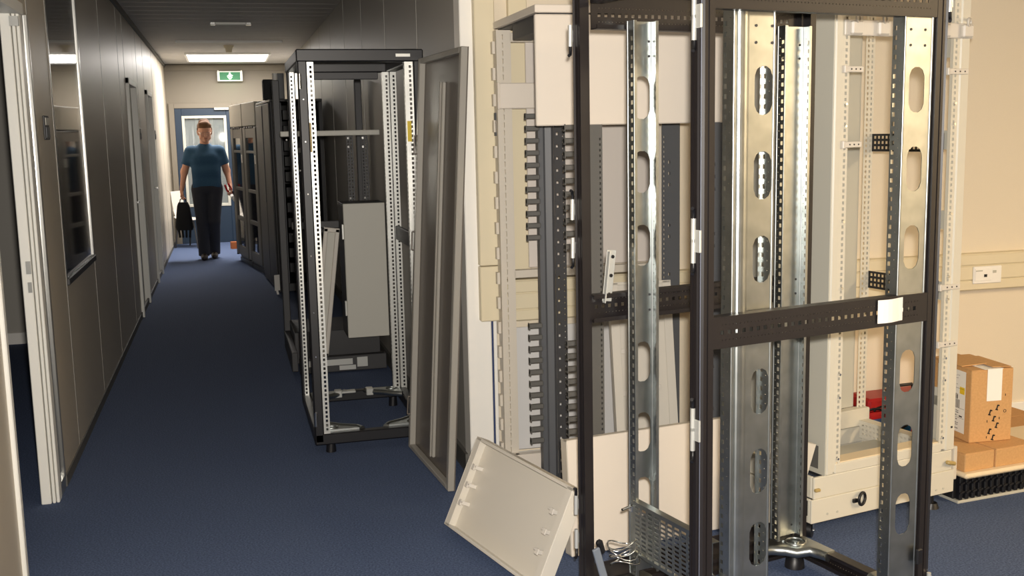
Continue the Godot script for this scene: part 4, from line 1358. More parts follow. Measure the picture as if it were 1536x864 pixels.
func label_picture() -> ImageTexture:
	var im := Image.create(200, 270, false, Image.FORMAT_RGB8)
	im.fill(Color8(240, 238, 232))
	var k := Color8(40, 38, 40)
	var r := RandomNumberGenerator.new()
	r.seed = 5
	var grey := Color8(150, 146, 146)
	# faint handwriting at the top, lines of small print, two barcodes
	for row in [22, 34, 62]:
		var x := 30
		while x < 150:
			var w := r.randi_range(4, 12)
			im.fill_rect(Rect2i(x, row + r.randi_range(-2, 2), w, 2), grey)
			x += w + r.randi_range(2, 5)
	im.fill_rect(Rect2i(160, 70, 34, 30), Color8(232, 196, 40))
	for row in [84, 96, 104, 168, 176, 184, 196, 214, 222, 230, 238, 246, 254]:
		var x := 14
		var lim := 60 if row % 3 == 0 else 150
		while x < lim:
			var w := r.randi_range(3, 14)
			im.fill_rect(Rect2i(x, row, w, 4 if row == 96 or row == 196 else 3), k if row != 246 else grey)
			x += w + r.randi_range(2, 4)
	for bar in [[60, 108, 90, 18], [30, 128, 130, 36]]:
		var x: int = bar[0]
		while x < bar[0] + bar[2]:
			var w := r.randi_range(1, 4)
			im.fill_rect(Rect2i(x, bar[1], w, bar[3]), k)
			x += w + r.randi_range(1, 3)
	im.fill_rect(Rect2i(160, 196, 22, 6), k)
	for row in [78, 164, 206]:
		im.fill_rect(Rect2i(6, row, 188, 1), k)
	return ImageTexture.create_from_image(im)

# ---------------------------------------------------------------- black rack in the corridor
func rack_black() -> void:
	var t := thing("black_rack", "tall open black rack with bright hole rails, beside the leaning grey door", "rack", Vector3(0.36, 0, -5.23))
	var W := 0.60
	var D := 0.92
	# corner posts
	for c in [[0.0, 0.0], [W - 0.045, 0.0], [0.0, -D + 0.045], [W - 0.045, -D + 0.045]]:
		var st := S()
		bb(st, c[0], 0.06, c[1] - 0.045, c[0] + 0.045, 1.95, c[1], 0.006)
		var p := part("corner_post", st, M.black, t)
		if c[0] == 0.0:
			for y in [0.5, 0.72, 1.0, 1.3, 1.55, 1.75]:
				st = S()
				cyl(st, Vector3(0.022, y, c[1] - 0.001), Vector3(0.022, y, c[1] + 0.003), 0.0035, -1.0, 6)
				part("screw", st, M.chrome, p)
	# top and bottom frames
	boxpart("top_frame", M.black, t, -0.005, 1.925, -0.05, W + 0.005, 1.985, 0.005, 0.006)
	boxpart("top_frame", M.black, t, -0.005, 1.925, -D, W + 0.005, 1.985, -D + 0.05, 0.006)
	for x in [0.0, W - 0.05]:
		boxpart("top_frame", M.black, t, x - 0.004, 1.925, -D + 0.05, x + 0.054, 1.985, -0.05, 0.006)
		boxpart("bottom_frame", M.black, t, x, 0.05, -D + 0.05, x + 0.05, 0.11, -0.05, 0.005)
	boxpart("bottom_frame", M.black, t, 0, 0.05, -0.05, W, 0.105, 0.0, 0.005)
	boxpart("bottom_frame", M.black, t, 0, 0.05, -D, W, 0.105, -D + 0.05, 0.005)
	boxpart("top_label", M.rail_white, t, W - 0.13, 1.948, 0.005, W - 0.06, 1.962, 0.007)
	boxpart("side_channel", M.charcoal, t, W - 0.03, 0.98, -D + 0.06, W - 0.01, 1.06, -0.08, 0.003)
	boxpart("top_vent", M.charcoal, t, 0.10, 1.885, -D + 0.05, 0.50, 1.925, -D + 0.08, 0.003)
	# hole rails: front pair, rear pair and a second strip at the rear
	var specs := [[0.040, -0.012, 0.026, 0.0, 1.0], [W - 0.086, -0.012, 0.030, 0.0, 1.0], [W - 0.075, -D + 0.075, 0.026, 0.0, 1.0], [W - 0.030, -D + 0.075, 0.022, 0.0, 1.0], [0.014, -D + 0.085, 0.012, 0.0, 1.0]]
	for s in specs:
		var st := S()
		var w: float = s[2]
		plate(st, XF(Vector3(s[0], 0.105, s[1]), Vector3.RIGHT, Vector3.UP), w + 0.010, 1.82, 0.003, [[0, w - 0.012], [w - 0.012, w + 0.004, "r", 0.02, 0.0222, 81, 0.0055, 0.0068], [w + 0.004, w + 0.010]])
		plate(st, XF(Vector3(s[0], 0.105, s[1]), Vector3(0, 0, -1), Vector3.UP), 0.04, 1.82, 0.002, [[0, 0.012], [0.012, 0.024, "r", 0.02, 0.0222, 81, 0.0045, 0.006], [0.024, 0.04]])
		part("hole_rail", st, M.rail_white, t, "bright zinc hole rail")
	boxpart("rail_sticker", M.label_tan, t, 0.041, 1.50, -0.0105, 0.054, 1.64, -0.009, 0.0, "tan sticker")
	boxpart("rail_sticker", M.label_yellow, t, W - 0.082, 1.54, -0.0105, W - 0.062, 1.64, -0.009, 0.0, "yellow sticker")
	# hinges on the near post
	for y in [1.80, 0.15]:
		var st := S()
		cyl(st, Vector3(0.008, y, 0.006), Vector3(0.008, y + 0.07, 0.006), 0.008, -1.0, 10)
		part("hinge", st, M.chrome, t)
	# corner plates and feet
	for c in [[0.0, 0.0, 1.0, -1.0], [W, 0.0, -1.0, -1.0], [0.0, -D, 1.0, 1.0], [W, -D, -1.0, 1.0]]:
		var poly := PackedVector2Array()
		for q in [Vector2(0.045, 0.045), Vector2(0.24, 0.045), Vector2(0.22, 0.085), Vector2(0.14, 0.13), Vector2(0.09, 0.18), Vector2(0.045, 0.20)]:
			poly.append(Vector2(c[0] + c[2] * q.x, c[1] + c[3] * q.y))
		var st := S()
		extrude(st, poly, 0.008, Transform3D(Basis.IDENTITY, Vector3(0, 0.105, 0)))
		var rim := []
		for q in [1, 2, 3, 4, 5]:
			rim.append(Vector3(poly[q].x, 0.103, poly[q].y))
		tube(st, rim, 0.016, 10)
		var rg := []
		for k in 16:
			rg.append(Vector3(c[0] + c[2] * 0.09 + cos(TAU * k / 16) * 0.03, 0.115, c[1] + c[3] * 0.085 + sin(TAU * k / 16) * 0.022))
		tube(st, rg, 0.004, 6, true)
		var pl := part("corner_plate", st, M.zinc, t)
		st = S()
		cyl(st, Vector3(c[0] + c[2] * 0.08, 0, c[1] + c[3] * 0.05), Vector3(c[0] + c[2] * 0.08, 0.055, c[1] + c[3] * 0.05), 0.026, 0.022, 12)
		part("foot", st, M.black, pl)
	var cb := S()
	bb(cb, 0.18, 0.085, -D + 0.055, 0.22, 0.125, -D + 0.11, 0.003)
	part("base_clip", cb, M.rail_white, t)
	cb = S()
	bb(cb, 0.36, 0.085, -D + 0.055, 0.40, 0.125, -D + 0.11, 0.003)
	part("base_clip", cb, M.rail_white, t)
	cb = S()
	bb(cb, 0.22, 0.105, -D + 0.055, 0.30, 0.118, -D + 0.10, 0.003)
	part("base_clip", cb, M.rail_white, t)

func leaning_door() -> void:
	# tray shaped sheet door standing on its end, leaning on the corridor wall
	var o := Vector3(0.851, 0.004, -5.215)
	var x := Vector3(0.052, 0, 0.745)
	var up := Vector3(0.112, 1.93, -0.085)
	var w := x.length()
	var h := up.length()
	var bx_ := x.normalized()
	var by := (up - bx_ * bx_.dot(up)).normalized()
	var bz := bx_.cross(by)
	var t := thing("rack_door", "grey sheet metal door leaning against the corridor wall by the black rack", "panel", o)
	t.basis = Basis(bx_, by, bz)
	# its open side faces the corridor, so depth runs away from the viewer
	var d := 0.03
	var sgn := 1.0 if bz.dot(EYE - o) > 0.0 else -1.0
	var st := S()
	bb(st, 0, 0, -0.003 * sgn, w, h, 0)
	part("sheet", st, M.door_panel, t)
	for e in [[0.0, 0.0, 0.035, h], [w - 0.035, 0.0, w, h], [0.035, 0.0, w - 0.035, 0.022], [0.035, h - 0.025, w - 0.035, h]]:
		boxpart("rim", M.door_rim, t, e[0], e[1], 0.0, e[2], e[3], d * sgn, 0.003)
	st = S()
	bb(st, w * 0.50, 0.06, 0.0, w * 0.50 + 0.045, h - 0.13, 0.016 * sgn, 0.004)
	bb(st, w * 0.50 + 0.012, 0.06, 0.016 * sgn, w * 0.50 + 0.032, h - 0.13, 0.024 * sgn, 0.004)
	part("stiffener", st, M.door_rim, t)
	for y in [0.22, 1.05, 1.52]:
		st = S()
		for q in [-0.045, 0.045]:
			cyl(st, Vector3(0.018, y + q, d * sgn), Vector3(0.018, y + q, (d + 0.012) * sgn), 0.004, -1.0, 8)
		cyl(st, Vector3(0.018, y - 0.045, (d + 0.012) * sgn), Vector3(0.018, y + 0.045, (d + 0.012) * sgn), 0.004, -1.0, 8)
		part("hinge_loop", st, M.door_panel, t)

func rack_behind() -> void:
	# low dark plinth frame with posts and a grey crossbar
	var t := thing("dark_frame", "dark rack frame with grey crossbar behind the black rack", "rack", Vector3(0.36, 0, -7.08))
	boxpart("base_lip", M.charcoal, t, 0.05, 0.01, -0.06, 0.63, 0.115, 0.0, 0.004)
	boxpart("base_body", M.charcoal, t, 0.04, 0.02, -0.85, 0.63, 0.24, -0.30, 0.004)
	boxpart("base_side", M.charcoal, t, 0.0, 0.03, -0.90, 0.04, 0.16, 0.0, 0.004)
	boxpart("base_label", M.rail_white, t, 0.09, 0.055, 0.0, 0.40, 0.095, 0.0015, 0.0, "white printed strip")
	boxpart("base_label", M.rail_white, t, 0.31, 0.020, 0.0, 0.42, 0.05, 0.0015)
	boxpart("base_label", M.rail_white, t, 0.43, 0.035, 0.0, 0.50, 0.10, 0.0015)
	boxpart("crossbar", M.cabinet_grey, t, 0.0, 1.578, -0.06, 0.64, 1.612, 0.0, 0.004)
	boxpart("side_post", M.charcoal, t, 0.0, 0.16, -0.88, 0.05, 1.98, -0.83, 0.005)
	boxpart("side_post", M.charcoal, t, 0.585, 0.02, -0.88, 0.635, 1.98, -0.83, 0.005)
	for x in [0.455, 0.555]:
		var st := S()
		plate(st, XF(Vector3(x, 0.24, -0.32), Vector3.RIGHT, Vector3.UP), 0.045, 1.36, 0.003, [[0, 0.006], [0.006, 0.018, "r", 0.03, 0.0222, 59, 0.004, 0.006], [0.018, 0.026], [0.026, 0.038, "r", 0.03, 0.0222, 59, 0.004, 0.006], [0.038, 0.045]])
		bb(st, x + 0.042, 0.24, -0.37, x + 0.045, 1.6, -0.32)
		var p := part("hole_post", st, M.charcoal, t)
		st = S()
		for y in [1.09, 1.15, 1.50, 1.56]:
			bx(st, Vector3(x + 0.012, y, -0.317), Vector3(0.014, 0.016, 0.004), 0.001)
		part("cage_nut", st, M.chrome, p)
	boxpart("brace", M.charcoal, t, 0.06, 0.95, -0.34, 0.63, 1.0, -0.32, 0.003)
	# grey equipment cabinet
	var c := thing("equipment_cabinet", "plain light grey equipment cabinet standing on the dark frame behind the black rack", "cabinet", Vector3(1.10, 0.24, -7.42))
	c.position = Vector3(0.735, 0.24, -7.04)
	boxpart("cabinet_body", M.charcoal, c, 0.0, 0.0, -0.32, 0.275, 0.885, -0.02, 0.004)
	boxpart("front_panel", M.cabinet_grey, c, 0.0, 0.0, -0.02, 0.275, 0.895, 0.0, 0.004)
	boxpart("top_sheet", M.charcoal, c, -0.002, 0.885, -0.32, 0.277, 0.895, -0.02, 0.002)
	for y in [0.15, 0.66]:
		boxpart("edge_handle", M.rail_white, c, -0.012, y, -0.03, 0.0, y + 0.10, -0.01, 0.002)
	c.position.y = 0.24
	# narrow white frame leaning beside it
	var f := thing("slim_frame", "slim white metal frame leaning at a tilt inside the corridor racks", "frame", Vector3(0.555, 0.118, -7.10))
	var b := Basis(Vector3(0, 0, 1), deg_to_rad(-7.5))
	f.basis = b
	for x in [-0.055, 0.02]:
		boxpart("rail", M.plastic_white, f, x, 0.0, -0.03, x + 0.028, 0.86, 0.0, 0.004)
	boxpart("end_bar", M.plastic_white, f, -0.055, 0.835, -0.03, 0.048, 0.865, 0.0, 0.004)
	boxpart("end_bar", M.plastic_white, f, -0.055, 0.0, -0.03, 0.048, 0.025, 0.0, 0.004)
	boxpart("web", M.cabinet_grey, f, -0.03, 0.02, -0.028, 0.022, 0.84, -0.022)
	var g := S()
	tube(g, [Vector3(0, 0, 0), Vector3(0.06, -0.03, 0.02), Vector3(0.14, -0.11, 0.05), Vector3(0.17, -0.13, 0.07)], 0.018, 8)
	var cd := part("conduit", g, M.charcoal, t)
	cd.position = Vector3(0.14, 1.03, -0.34)

func corridor_racks() -> void:
	# dark server rack with its open end towards the viewer
	var t := thing("server_rack", "dark server rack with small lights, between the black rack and grey cabinets", "rack", Vector3(0.47, 0, -11.0), 4.0)
	var W := 0.52
	var D := 1.35
	for c in [[0, 0], [W - 0.04, 0], [0, -D + 0.04], [W - 0.04, -D + 0.04]]:
		boxpart("corner_post", M.black, t, c[0], 0.05, c[1] - 0.04, c[0] + 0.04, 1.93, c[1], 0.004)
	boxpart("top_sheet", M.black, t, 0, 1.93, -D, W, 1.955, 0, 0.003)
	boxpart("base", M.charcoal, t, 0, 0.02, -D, W, 0.10, 0, 0.003)
	for k in [[-0.60, -0.04], [-D + 0.04, -0.64]]:
		boxpart("side_door", M.charcoal, t, -0.012, 0.10, k[0], 0.0, 1.92, k[1], 0.003)
	boxpart("side_trim", M.slate, t, -0.02, 0.9, -0.66, -0.012, 1.9, -0.62, 0.002)
	boxpart("back_sheet", M.black_matt, t, W - 0.02, 0.1, -D + 0.05, W, 1.93, -0.05)
	for x in [0.05, 0.10]:
		boxpart("front_rail", M.slate, t, x, 0.10, -0.05, x + 0.015, 1.92, -0.03, 0.002)
	var r := RandomNumberGenerator.new()
	r.seed = 11
	for i in 11:
		var y := 0.2 + 0.155 * i
		boxpart("server", M.black, t, 0.13, y, -0.9, W - 0.05, y + 0.10, -0.06 - r.randf() * 0.05, 0.004)
	boxpart("grey_module", M.cabinet_grey, t, 0.20, 1.42, -0.06, 0.34, 1.47, -0.035, 0.004)
	boxpart("grey_module", M.charcoal, t, 0.22, 0.2, -0.045, 0.33, 1.42, -0.03, 0.004)
	var s := S()
	for q in [Vector2(0.25, 1.30), Vector2(0.25, 1.18), Vector2(0.27, 1.24), Vector2(0.15, 1.55), Vector2(0.16, 0.6)]:
		cyl(s, Vector3(q.x, q.y, -0.03), Vector3(q.x, q.y, -0.022), 0.010, -1.0, 8)
	part("bolt_head", s, M.chrome, t)
	# bright folded panel and black box on top
	var f := thing("folded_panel", "dark folded panel with bright rolled edge standing on the dark server rack", "panel", Vector3(0.525, 1.956, -10.98))
	var rs := S()
	cyl(rs, Vector3(0.012, 0, -0.09), Vector3(0.012, 0.255, -0.09), 0.026, -1.0, 20)
	part("rolled_edge", rs, M.trim_white, f, "bright rolled metal edge")
	boxpart("side_fold", M.slate, f, 0.030, 0, -0.16, 0.10, 0.255, -0.08, 0.004)
	var k := S()
	bb(k, 0, 0, 0, 0.10, 0.20, -0.25, 0.006)
	solo("black_box", k, M.black_matt, "small black box on top of the dark server rack", "box", Vector3(0.42, 1.956, -11.15))
	var tag_ := S()
	bx(tag_, Vector3(0, 0.12, 0), Vector3(0.06, 0.16, 0.004), 0.0, Basis(Vector3.UP, 0.5))
	bx(tag_, Vector3(0.0, 0.02, 0), Vector3(0.02, 0.06, 0.004), 0.0, Basis(Vector3(0, 0, 1), 0.2))
	solo("paper_tag", tag_, M.paper, "white paper tag hanging low on the dark server rack corner", "tag", Vector3(0.45, 0.0, -10.97))
	# two grey cabinets with windowed doors facing the corridor
	var a := thing("grey_cabinet", "tall grey cabinet with windowed door, next to the dark server rack", "cabinet", Vector3(0.365, 0, -12.62), 8.8, "grey server cabinets along the corridor")
	var w := 0.86
	boxpart("cabinet_body", M.charcoal, a, 0.05, 0.05, -w, 0.60, 1.99, 0, 0.004)
	boxpart("base", M.black, a, 0.04, 0.0, -w, 0.60, 0.05, 0, 0.003)
	boxpart("top_panel", M.top_grey, a, 0.0, 1.72, -w + 0.01, 0.05, 1.99, -0.01, 0.004)
	for z in [-0.10, -w + 0.09]:
		boxpart("door_stile", M.stile, a, 0.0, 0.10, z - 0.08, 0.045, 1.70, z + 0.08, 0.004)
	for y in [[0.10, 0.22], [0.55, 0.60], [0.93, 0.97], [1.40, 1.43], [1.58, 1.70]]:
		boxpart("door_rail", M.stile, a, 0.004, y[0], -w + 0.17, 0.043, y[1], -0.18, 0.003)
	boxpart("window_pane", M.glass_dark, a, 0.018, 0.22, -w + 0.17, 0.024, 1.58, -0.18)
	var hd := S()
	for z in [-0.2, -0.33, -0.48, -0.62, -0.7]:
		bx(hd, Vector3(-0.004, 1.70, z), Vector3(0.012, 0.022, 0.07), 0.003)
	part("handle_slot", hd, M.black, a)
	boxpart("door_label", M.paper, a, -0.002, 1.28, -0.14, 0.0, 1.38, -0.08)
	boxpart("gap_strip", M.black_matt, a, 0.0, 0.08, -w, 0.03, 1.99, -w + 0.008)
	var u := Vector3(-sin(deg_to_rad(8.8)), 0, -cos(deg_to_rad(8.8)))
	copy_of(a, a.position + u * 0.88, 8.8, "tall grey cabinet with windowed door, next to the blue door")

# ---------------------------------------------------------------- the man in the corridor
func hand(st: SurfaceTool, wrist: Vector3, b: Basis, curl: float, mirror: float) -> void:
	# b.y points from fingertips to wrist, b.z towards the palm side, b.x across
	var bones := []
	var P := func(x: float, y: float, z: float) -> Vector3: return wrist + b * Vector3(x * mirror, y, z)
	for x in [-0.026, -0.009, 0.009, 0.025]:
		bones.append([P.call(x * 0.6, 0.01, 0), P.call(x, -0.085, 0.002), 0.017, 0.012])
	bones.append([P.call(0, 0.03, 0), P.call(0, -0.03, 0), 0.026, 0.022])
	var lens_ := [0.062, 0.075, 0.070, 0.054]
	var xs := [-0.031, -0.011, 0.010, 0.029]
	for i in 4:
		var a0 := curl * 0.5
		var p0: Vector3 = P.call(xs[i], -0.085, 0.003)
		var l: float = lens_[i]
		var p1: Vector3 = p0 + b * Vector3(0, -cos(a0), sin(a0)) * l * 0.45
		var p2: Vector3 = p1 + b * Vector3(0, -cos(a0 + curl), sin(a0 + curl)) * l * 0.32
		var p3: Vector3 = p2 + b * Vector3(0, -cos(a0 + curl * 1.8), sin(a0 + curl * 1.8)) * l * 0.26
		bones.append([p0, p1, 0.0100, 0.0092])
		bones.append([p1, p2, 0.0092, 0.0086])
		bones.append([p2, p3, 0.0086, 0.0076])
	var t0: Vector3 = P.call(-0.024, -0.02, 0.006)
	var t1: Vector3 = P.call(-0.046, -0.058, 0.020)
	var t2: Vector3 = P.call(-0.046, -0.088, 0.034)
	bones.append([t0, t1, 0.014, 0.011])
	bones.append([t1, t2, 0.011, 0.0085])
	sdf(st, bones, 0.0042, 0.008)

func man() -> void:
	var t := thing("person", "man in blue t-shirt and dark jeans walking up the corridor, looking down", "person", Vector3(-0.235, 0, -14.7))
	var J := {
		"pel": Vector3(0, 0.96, 0), "ch": Vector3(0, 1.30, 0.01), "nk": Vector3(0.0, 1.50, -0.01), "hd": Vector3(0.012, 1.66, 0.045),
		"sl": Vector3(-0.185, 1.415, 0.0), "el": Vector3(-0.275, 1.16, -0.02), "wl": Vector3(-0.318, 0.925, 0.05),
		"sr": Vector3(0.185, 1.415, 0.0), "er": Vector3(0.262, 1.16, -0.04), "wr": Vector3(0.298, 0.955, 0.09),
		"hl": Vector3(-0.095, 0.91, 0), "kl": Vector3(-0.085, 0.50, 0.07), "al": Vector3(-0.085, 0.085, 0.05),
		"hr": Vector3(0.095, 0.91, 0), "kr": Vector3(0.065, 0.50, 0.05), "ar": Vector3(0.045, 0.10, -0.10)}
	var body := [
		[J.pel + Vector3(-0.06, 0, 0), J.pel + Vector3(0.06, 0, 0), 0.085, 0.085],
		[J.pel + Vector3(0, 0.02, 0.0), J.ch, 0.10, 0.10],
		[J.ch + Vector3(-0.08, 0.02, 0), J.ch + Vector3(0.08, 0.02, 0), 0.095, 0.095],
		[Vector3(-0.12, 1.42, -0.01), Vector3(0.12, 1.42, -0.01), 0.066, 0.066],
		[J.nk + Vector3(0, -0.05, 0), J.nk + Vector3(0.006, 0.08, 0.02), 0.062, 0.056],
		[J.sl, J.el, 0.058, 0.043], [J.el, J.wl, 0.043, 0.028],
		[J.sr, J.er, 0.058, 0.043], [J.er, J.wr, 0.043, 0.028],
		[J.hl, J.kl, 0.080, 0.055], [J.kl, J.al, 0.058, 0.038],
		[J.hr, J.kr, 0.080, 0.055], [J.kr, J.ar, 0.058, 0.038]]
	var st := S()
	sdf(st, body, 0.014, 0.035)
	# head
	var H: Vector3 = J.hd
	var hb := Basis(Vector3(1, 0, 0), 0.22) * Basis(Vector3.UP, 0.12)
	var Q := func(x: float, y: float, z: float) -> Vector3: return H + hb * Vector3(x, y, z)
	var head := [
		[Q.call(0, 0.055, -0.022), Q.call(0, 0.045, 0.018), 0.088, 0.084],
		[Q.call(0, -0.03, 0.02), Q.call(0, -0.075, 0.048), 0.064, 0.040],
		[Q.call(-0.03, -0.055, 0.025), Q.call(0.03, -0.055, 0.025), 0.045, 0.045],
		[Q.call(0, 0.02, 0.098), Q.call(0, -0.022, 0.112), 0.010, 0.015],
		[Q.call(-0.035, 0.032, 0.088), Q.call(0.035, 0.032, 0.088), 0.013, 0.013],
		[Q.call(-0.04, -0.008, 0.07), Q.call(0.04, -0.008, 0.07), 0.026, 0.026],
		[Q.call(-0.018, -0.055, 0.086), Q.call(0.018, -0.055, 0.086), 0.010, 0.010],
		[Q.call(0, -0.09, 0.068), Q.call(0, -0.085, 0.066), 0.020, 0.020],
		[Q.call(-0.086, 0.022, -0.006), Q.call(-0.084, -0.022, 0.0), 0.015, 0.010],
		[Q.call(0.086, 0.022, -0.006), Q.call(0.084, -0.022, 0.0), 0.015, 0.010],
		[Q.call(0, -0.02, -0.02), J.nk + Vector3(0, 0.02, 0.005), 0.060, 0.058]]
	sdf(st, head, 0.0065, 0.022)
	var lb := Basis(Vector3(0, 0, -1), (J.el - J.wl).normalized(), Vector3(1, 0, 0)).orthonormalized()
	hand(st, J.wl, Basis(lb.y.cross(Vector3(1, 0, 0)).normalized(), lb.y, Vector3(1, 0, 0)).orthonormalized(), 1.0, 1.0)
	var ry: Vector3 = (J.er - J.wr).normalized()
	hand(st, J.wr, Basis(ry.cross(Vector3(-1, 0, 0)).normalized(), ry, Vector3(-1, 0, 0)).orthonormalized(), 0.9, -1.0)
	part("body", st, M.skin, t)
	# hair
	st = S()
	sdf(st, [[Q.call(0, 0.072, -0.032), Q.call(0, 0.078, 0.012), 0.088, 0.082], [Q.call(0, 0.01, -0.055), Q.call(0, 0.05, -0.05), 0.066, 0.08], [Q.call(-0.045, 0.118, 0.035), Q.call(0.02, 0.125, 0.045), 0.030, 0.028], [Q.call(0.02, 0.125, 0.02), Q.call(0.06, 0.10, 0.035), 0.034, 0.026], [Q.call(-0.03, 0.14, -0.03), Q.call(0.03, 0.145, -0.02), 0.032, 0.034], [Q.call(-0.075, 0.05, 0.0), Q.call(-0.07, 0.02, -0.01), 0.024, 0.02], [Q.call(0.075, 0.05, 0.0), Q.call(0.07, 0.02, -0.01), 0.024, 0.02]], 0.009, 0.02)
	part("hair", st, M.hair, t, "short reddish brown hair")
	for s in [-1.0, 1.0]:
		st = S()
		ellipsoid(st, Q.call(s * 0.032, 0.014, 0.088), Vector3(0.013, 0.009, 0.009), 10, hb)
		part("eye", st, M.eye, t)
	st = S()
	ellipsoid(st, Q.call(0, -0.055, 0.0945), Vector3(0.024, 0.006, 0.006), 10, hb)
	part("mouth", st, M.lips, t)
	st = S()
	for s in [-1.0, 1.0]:
		var pts := []
		for k in 14:
			pts.append(Q.call(s * 0.034 + cos(TAU * k / 14) * 0.025, 0.012 + sin(TAU * k / 14) * 0.017, 0.108))
		tube(st, pts, 0.0018, 6, true)
		tube(st, [Q.call(s * 0.059, 0.016, 0.106), Q.call(s * 0.084, 0.018, 0.05), Q.call(s * 0.09, 0.014, -0.01)], 0.0018, 6)
	tube(st, [Q.call(-0.009, 0.016, 0.109), Q.call(0.009, 0.016, 0.109)], 0.0018, 6)
	part("glasses", st, M.chrome, t)
	# t-shirt: open at the neck, hem and short sleeves
	st = S()
	var shirt := [
		[Vector3(-0.085, 1.0, 0.0), Vector3(0.085, 1.0, 0.0), 0.128, 0.128],
		[Vector3(-0.085, 1.15, 0.015), Vector3(0.085, 1.15, 0.015), 0.128, 0.128],
		[J.ch + Vector3(-0.088, 0.02, 0), J.ch + Vector3(0.088, 0.02, 0), 0.126, 0.126],
		[Vector3(-0.12, 1.41, -0.01), Vector3(0.12, 1.41, -0.01), 0.085, 0.085],
		[J.sl, J.sl.lerp(J.el, 0.85), 0.078, 0.068], [J.sr, J.sr.lerp(J.er, 0.85), 0.078, 0.068],
		[Vector3(0, 1.44, -0.01), Vector3(0, 1.52, -0.01), 0.078, 0.070]]
	var sl: Vector3 = J.sl
	var dl: Vector3 = (J.el - J.sl)
	var sr: Vector3 = J.sr
	var dr: Vector3 = (J.er - J.sr)
	var cut := func(p: Vector3) -> float:
		var v := maxf(0.905 - p.y, p.y - 1.523)
		if p.x < -0.19:
			v = maxf(v, (p - sl).dot(dl.normalized()) - dl.length() * 0.66)
		if p.x > 0.19:
			v = maxf(v, (p - sr).dot(dr.normalized()) - dr.length() * 0.66)
		return v
	sdf(st, shirt, 0.014, 0.045, cut)
	part("t_shirt", st, M.shirt, t, "plain blue t-shirt")
	st = S()
	var jeans := [
		[J.pel + Vector3(-0.07, -0.01, 0), J.pel + Vector3(0.07, -0.01, 0), 0.125, 0.125],
		[J.hl, J.kl, 0.108, 0.078], [J.kl, J.al + Vector3(0, -0.03, 0), 0.078, 0.074],
		[J.hr, J.kr, 0.108, 0.078], [J.kr, J.ar + Vector3(0, -0.03, 0), 0.078, 0.074]]
	sdf(st, jeans, 0.014, 0.022, func(p: Vector3) -> float: return maxf(0.045 - p.y, p.y - 1.0))
	part("jeans", st, M.jeans, t, "dark jeans")
	for k in [[J.al, 0.0, 0.0], [J.ar, 0.25, 0.0]]:
		st = S()
		var a: Vector3 = k[0]
		var dz := 0.17
		var base := Vector3(a.x, 0.0, a.z)
		sdf(st, [[base + Vector3(0, 0.052, -0.03), base + Vector3(0, 0.042, 0.10), 0.044, 0.040], [base + Vector3(0, 0.036, 0.10), base + Vector3(0, 0.034, dz), 0.042, 0.034], [base + Vector3(0, 0.09, -0.01), base + Vector3(0, 0.06, 0.0), 0.040, 0.044]], 0.009, 0.02, func(p: Vector3) -> float: return 0.002 - p.y)
		part("shoe", st, M.leather, t)
	# black carry bag in one hand
	var b := thing("carry_bag", "black soft carry bag hanging from the man's hand, straps dangling", "bag", Vector3(-0.548, 0, -14.63))
	st = S()
	var prof := [[0.40, 0.105, 0.05], [0.44, 0.115, 0.06], [0.60, 0.095, 0.055], [0.72, 0.078, 0.045], [0.765, 0.060, 0.030]]
	for i in prof.size() - 1:
		for q in 20:
			var a0 := TAU * q / 20.0
			var a1 := TAU * (q + 1) / 20.0
			var R := func(r: Array, a: float) -> Vector3:
				return Vector3(signf(cos(a)) * pow(absf(cos(a)), 0.6) * r[2], r[0], signf(sin(a)) * pow(absf(sin(a)), 0.6) * r[1])
			st.set_smooth_group(0)
			quad(st, R.call(prof[i], a0), R.call(prof[i + 1], a0), R.call(prof[i + 1], a1), R.call(prof[i], a1), Vector3(cos(a0), 0, sin(a0)))
			st.set_smooth_group(-1)
			if i == 0:
				tri(st, Vector3(0, 0.40, 0), R.call(prof[0], a0), R.call(prof[0], a1), Vector3.DOWN)
			if i == prof.size() - 2:
				tri(st, Vector3(0, 0.765, 0), R.call(prof[4], a0), R.call(prof[4], a1), Vector3.UP)
	b.rotation_degrees.y = 70
	part("bag_body", st, M.cloth, b)
	st = S()
	tube(st, [Vector3(0, 0.76, -0.045), Vector3(0, 0.80, -0.036), Vector3(0, 0.825, 0), Vector3(0, 0.80, 0.036), Vector3(0, 0.76, 0.045)], 0.007, 8)
	part("handle", st, M.cloth, b)
	for z in [-0.075, -0.03, 0.02, 0.07]:
		st = S()
		bx(st, Vector3(0, 0.355, z), Vector3(0.012, 0.11, 0.028), 0.003, Basis(Vector3(1, 0, 0), z * 1.5))
		part("strap", st, M.cloth, b)
	b.position.y = 0.0
	# tools in the other hand
	var p := thing("pliers", "red-handled pliers held in the man's other hand", "pliers", Vector3(0.068, 0.855, -14.56))
	st = S()
	for s in [-1.0, 1.0]:
		tube(st, [Vector3(s * 0.008, 0, 0), Vector3(s * 0.022, 0.05, 0.01), Vector3(s * 0.018, 0.11, 0.02)], 0.010, 8)
	part("grip", st, M.red, p)
	st = S()
	for s in [-1.0, 1.0]:
		tube(st, [Vector3(s * 0.008, 0, 0), Vector3(s * 0.010, -0.03, 0), Vector3(s * 0.003, -0.08, 0)], 0.007, 8)
	cyl(st, Vector3(0, -0.012, -0.012), Vector3(0, -0.012, 0.012), 0.014, -1.0, 12)
	part("jaws", st, M.chrome, p)
	p.rotation_degrees.z = 22
	p.scale = Vector3.ONE * 1.3
	var d := thing("screwdriver", "short screwdriver with black grip held beside the red pliers", "screwdriver", Vector3(0.115, 0.845, -14.56))
	st = S()
	cyl(st, Vector3(0, 0, 0), Vector3(0, 0.09, 0.01), 0.014, 0.012, 10)
	part("grip", st, M.black, d)
	st = S()
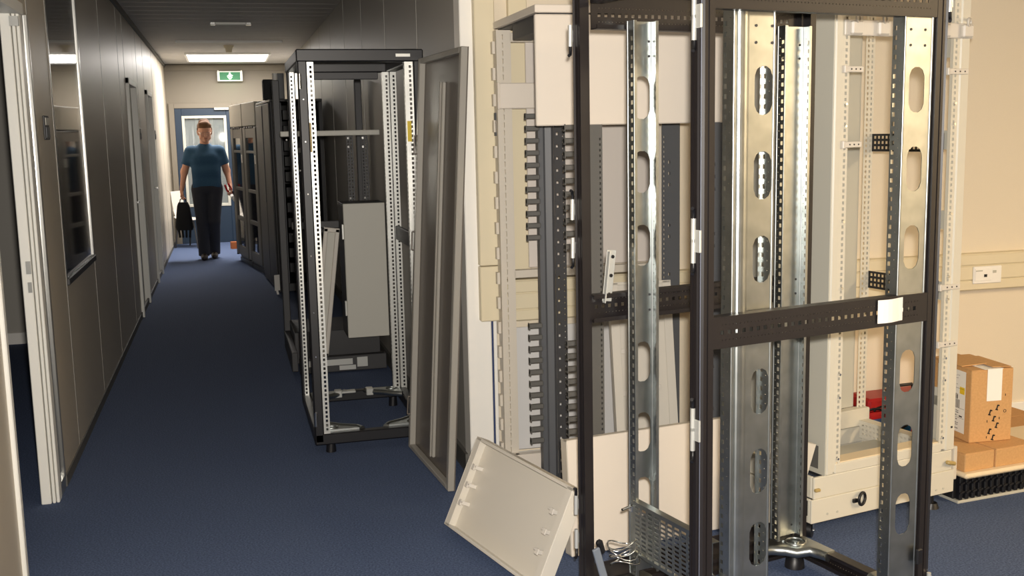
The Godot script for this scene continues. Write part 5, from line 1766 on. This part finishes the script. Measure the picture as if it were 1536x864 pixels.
	cyl(st, Vector3(0, 0, 0), Vector3(0, -0.085, -0.005), 0.005, -1.0, 8)
	part("blade", st, M.chrome, d)
	d.rotation_degrees.z = 34

# ---------------------------------------------------------------- odds and ends at the far end
func far_end() -> void:
	var c := thing("shell_chair", "pale plastic shell chair standing at the corridor end by the blue door", "chair", Vector3(-0.50, 0, -16.45), 60.0)
	var st := S()
	var prof := [Vector2(0.20, 0.42), Vector2(0.05, 0.415), Vector2(-0.12, 0.42), Vector2(-0.18, 0.46), Vector2(-0.21, 0.56), Vector2(-0.235, 0.72), Vector2(-0.25, 0.82)]
	for i in prof.size() - 1:
		var a: Vector2 = prof[i]
		var b: Vector2 = prof[i + 1]
		var dd := (b - a)
		bx(st, Vector3(0, (a.y + b.y) * 0.5, (a.x + b.x) * 0.5), Vector3(0.40 if i < 3 else 0.38 - 0.02 * i, 0.012, dd.length() + 0.012), 0.004, Basis(Vector3(1, 0, 0), -atan2(dd.y, dd.x)))
	part("shell", st, M.plastic_white, c)
	for q in [[-0.17, 0.15], [0.17, 0.15], [-0.17, -0.15], [0.17, -0.15]]:
		st = S()
		cyl(st, Vector3(q[0], 0.415, q[1] * 0.8), Vector3(q[0] * 1.15, 0.0, q[1] * 1.25), 0.011, -1.0, 8)
		part("leg", st, M.charcoal, c)
	var k := thing("white_bin", "small white box on the carpet beside the pale shell chair", "box", Vector3(-0.30, 0, -16.2), 10.0)
	boxpart("box_body", M.plastic_white, k, -0.1, 0, -0.1, 0.12, 0.15, 0.1, 0.012)
	boxpart("box_lid", M.jamb, k, -0.105, 0.15, -0.105, 0.125, 0.175, 0.105, 0.008)
	var o := S()
	extrude(o, PackedVector2Array([Vector2(0, 0), Vector2(0.13, 0), Vector2(0.11, 0.10), Vector2(0.02, 0.10)]), 0.10)
	solo("wooden_block", o, M.orange, "small orange-brown wooden block by the foot of the grey cabinets", "block", Vector3(0.02, 0, -15.95))

func _ready() -> void:
	make_materials()
	camera_and_light()
	room()
	trunking()
	rack_front()
	rack_grey()
	rack_beige()
	rack_black()
	loose_panels()
	leaning_door()
	rack_behind()
	corridor_racks()
	cartons()
	far_end()
	man()
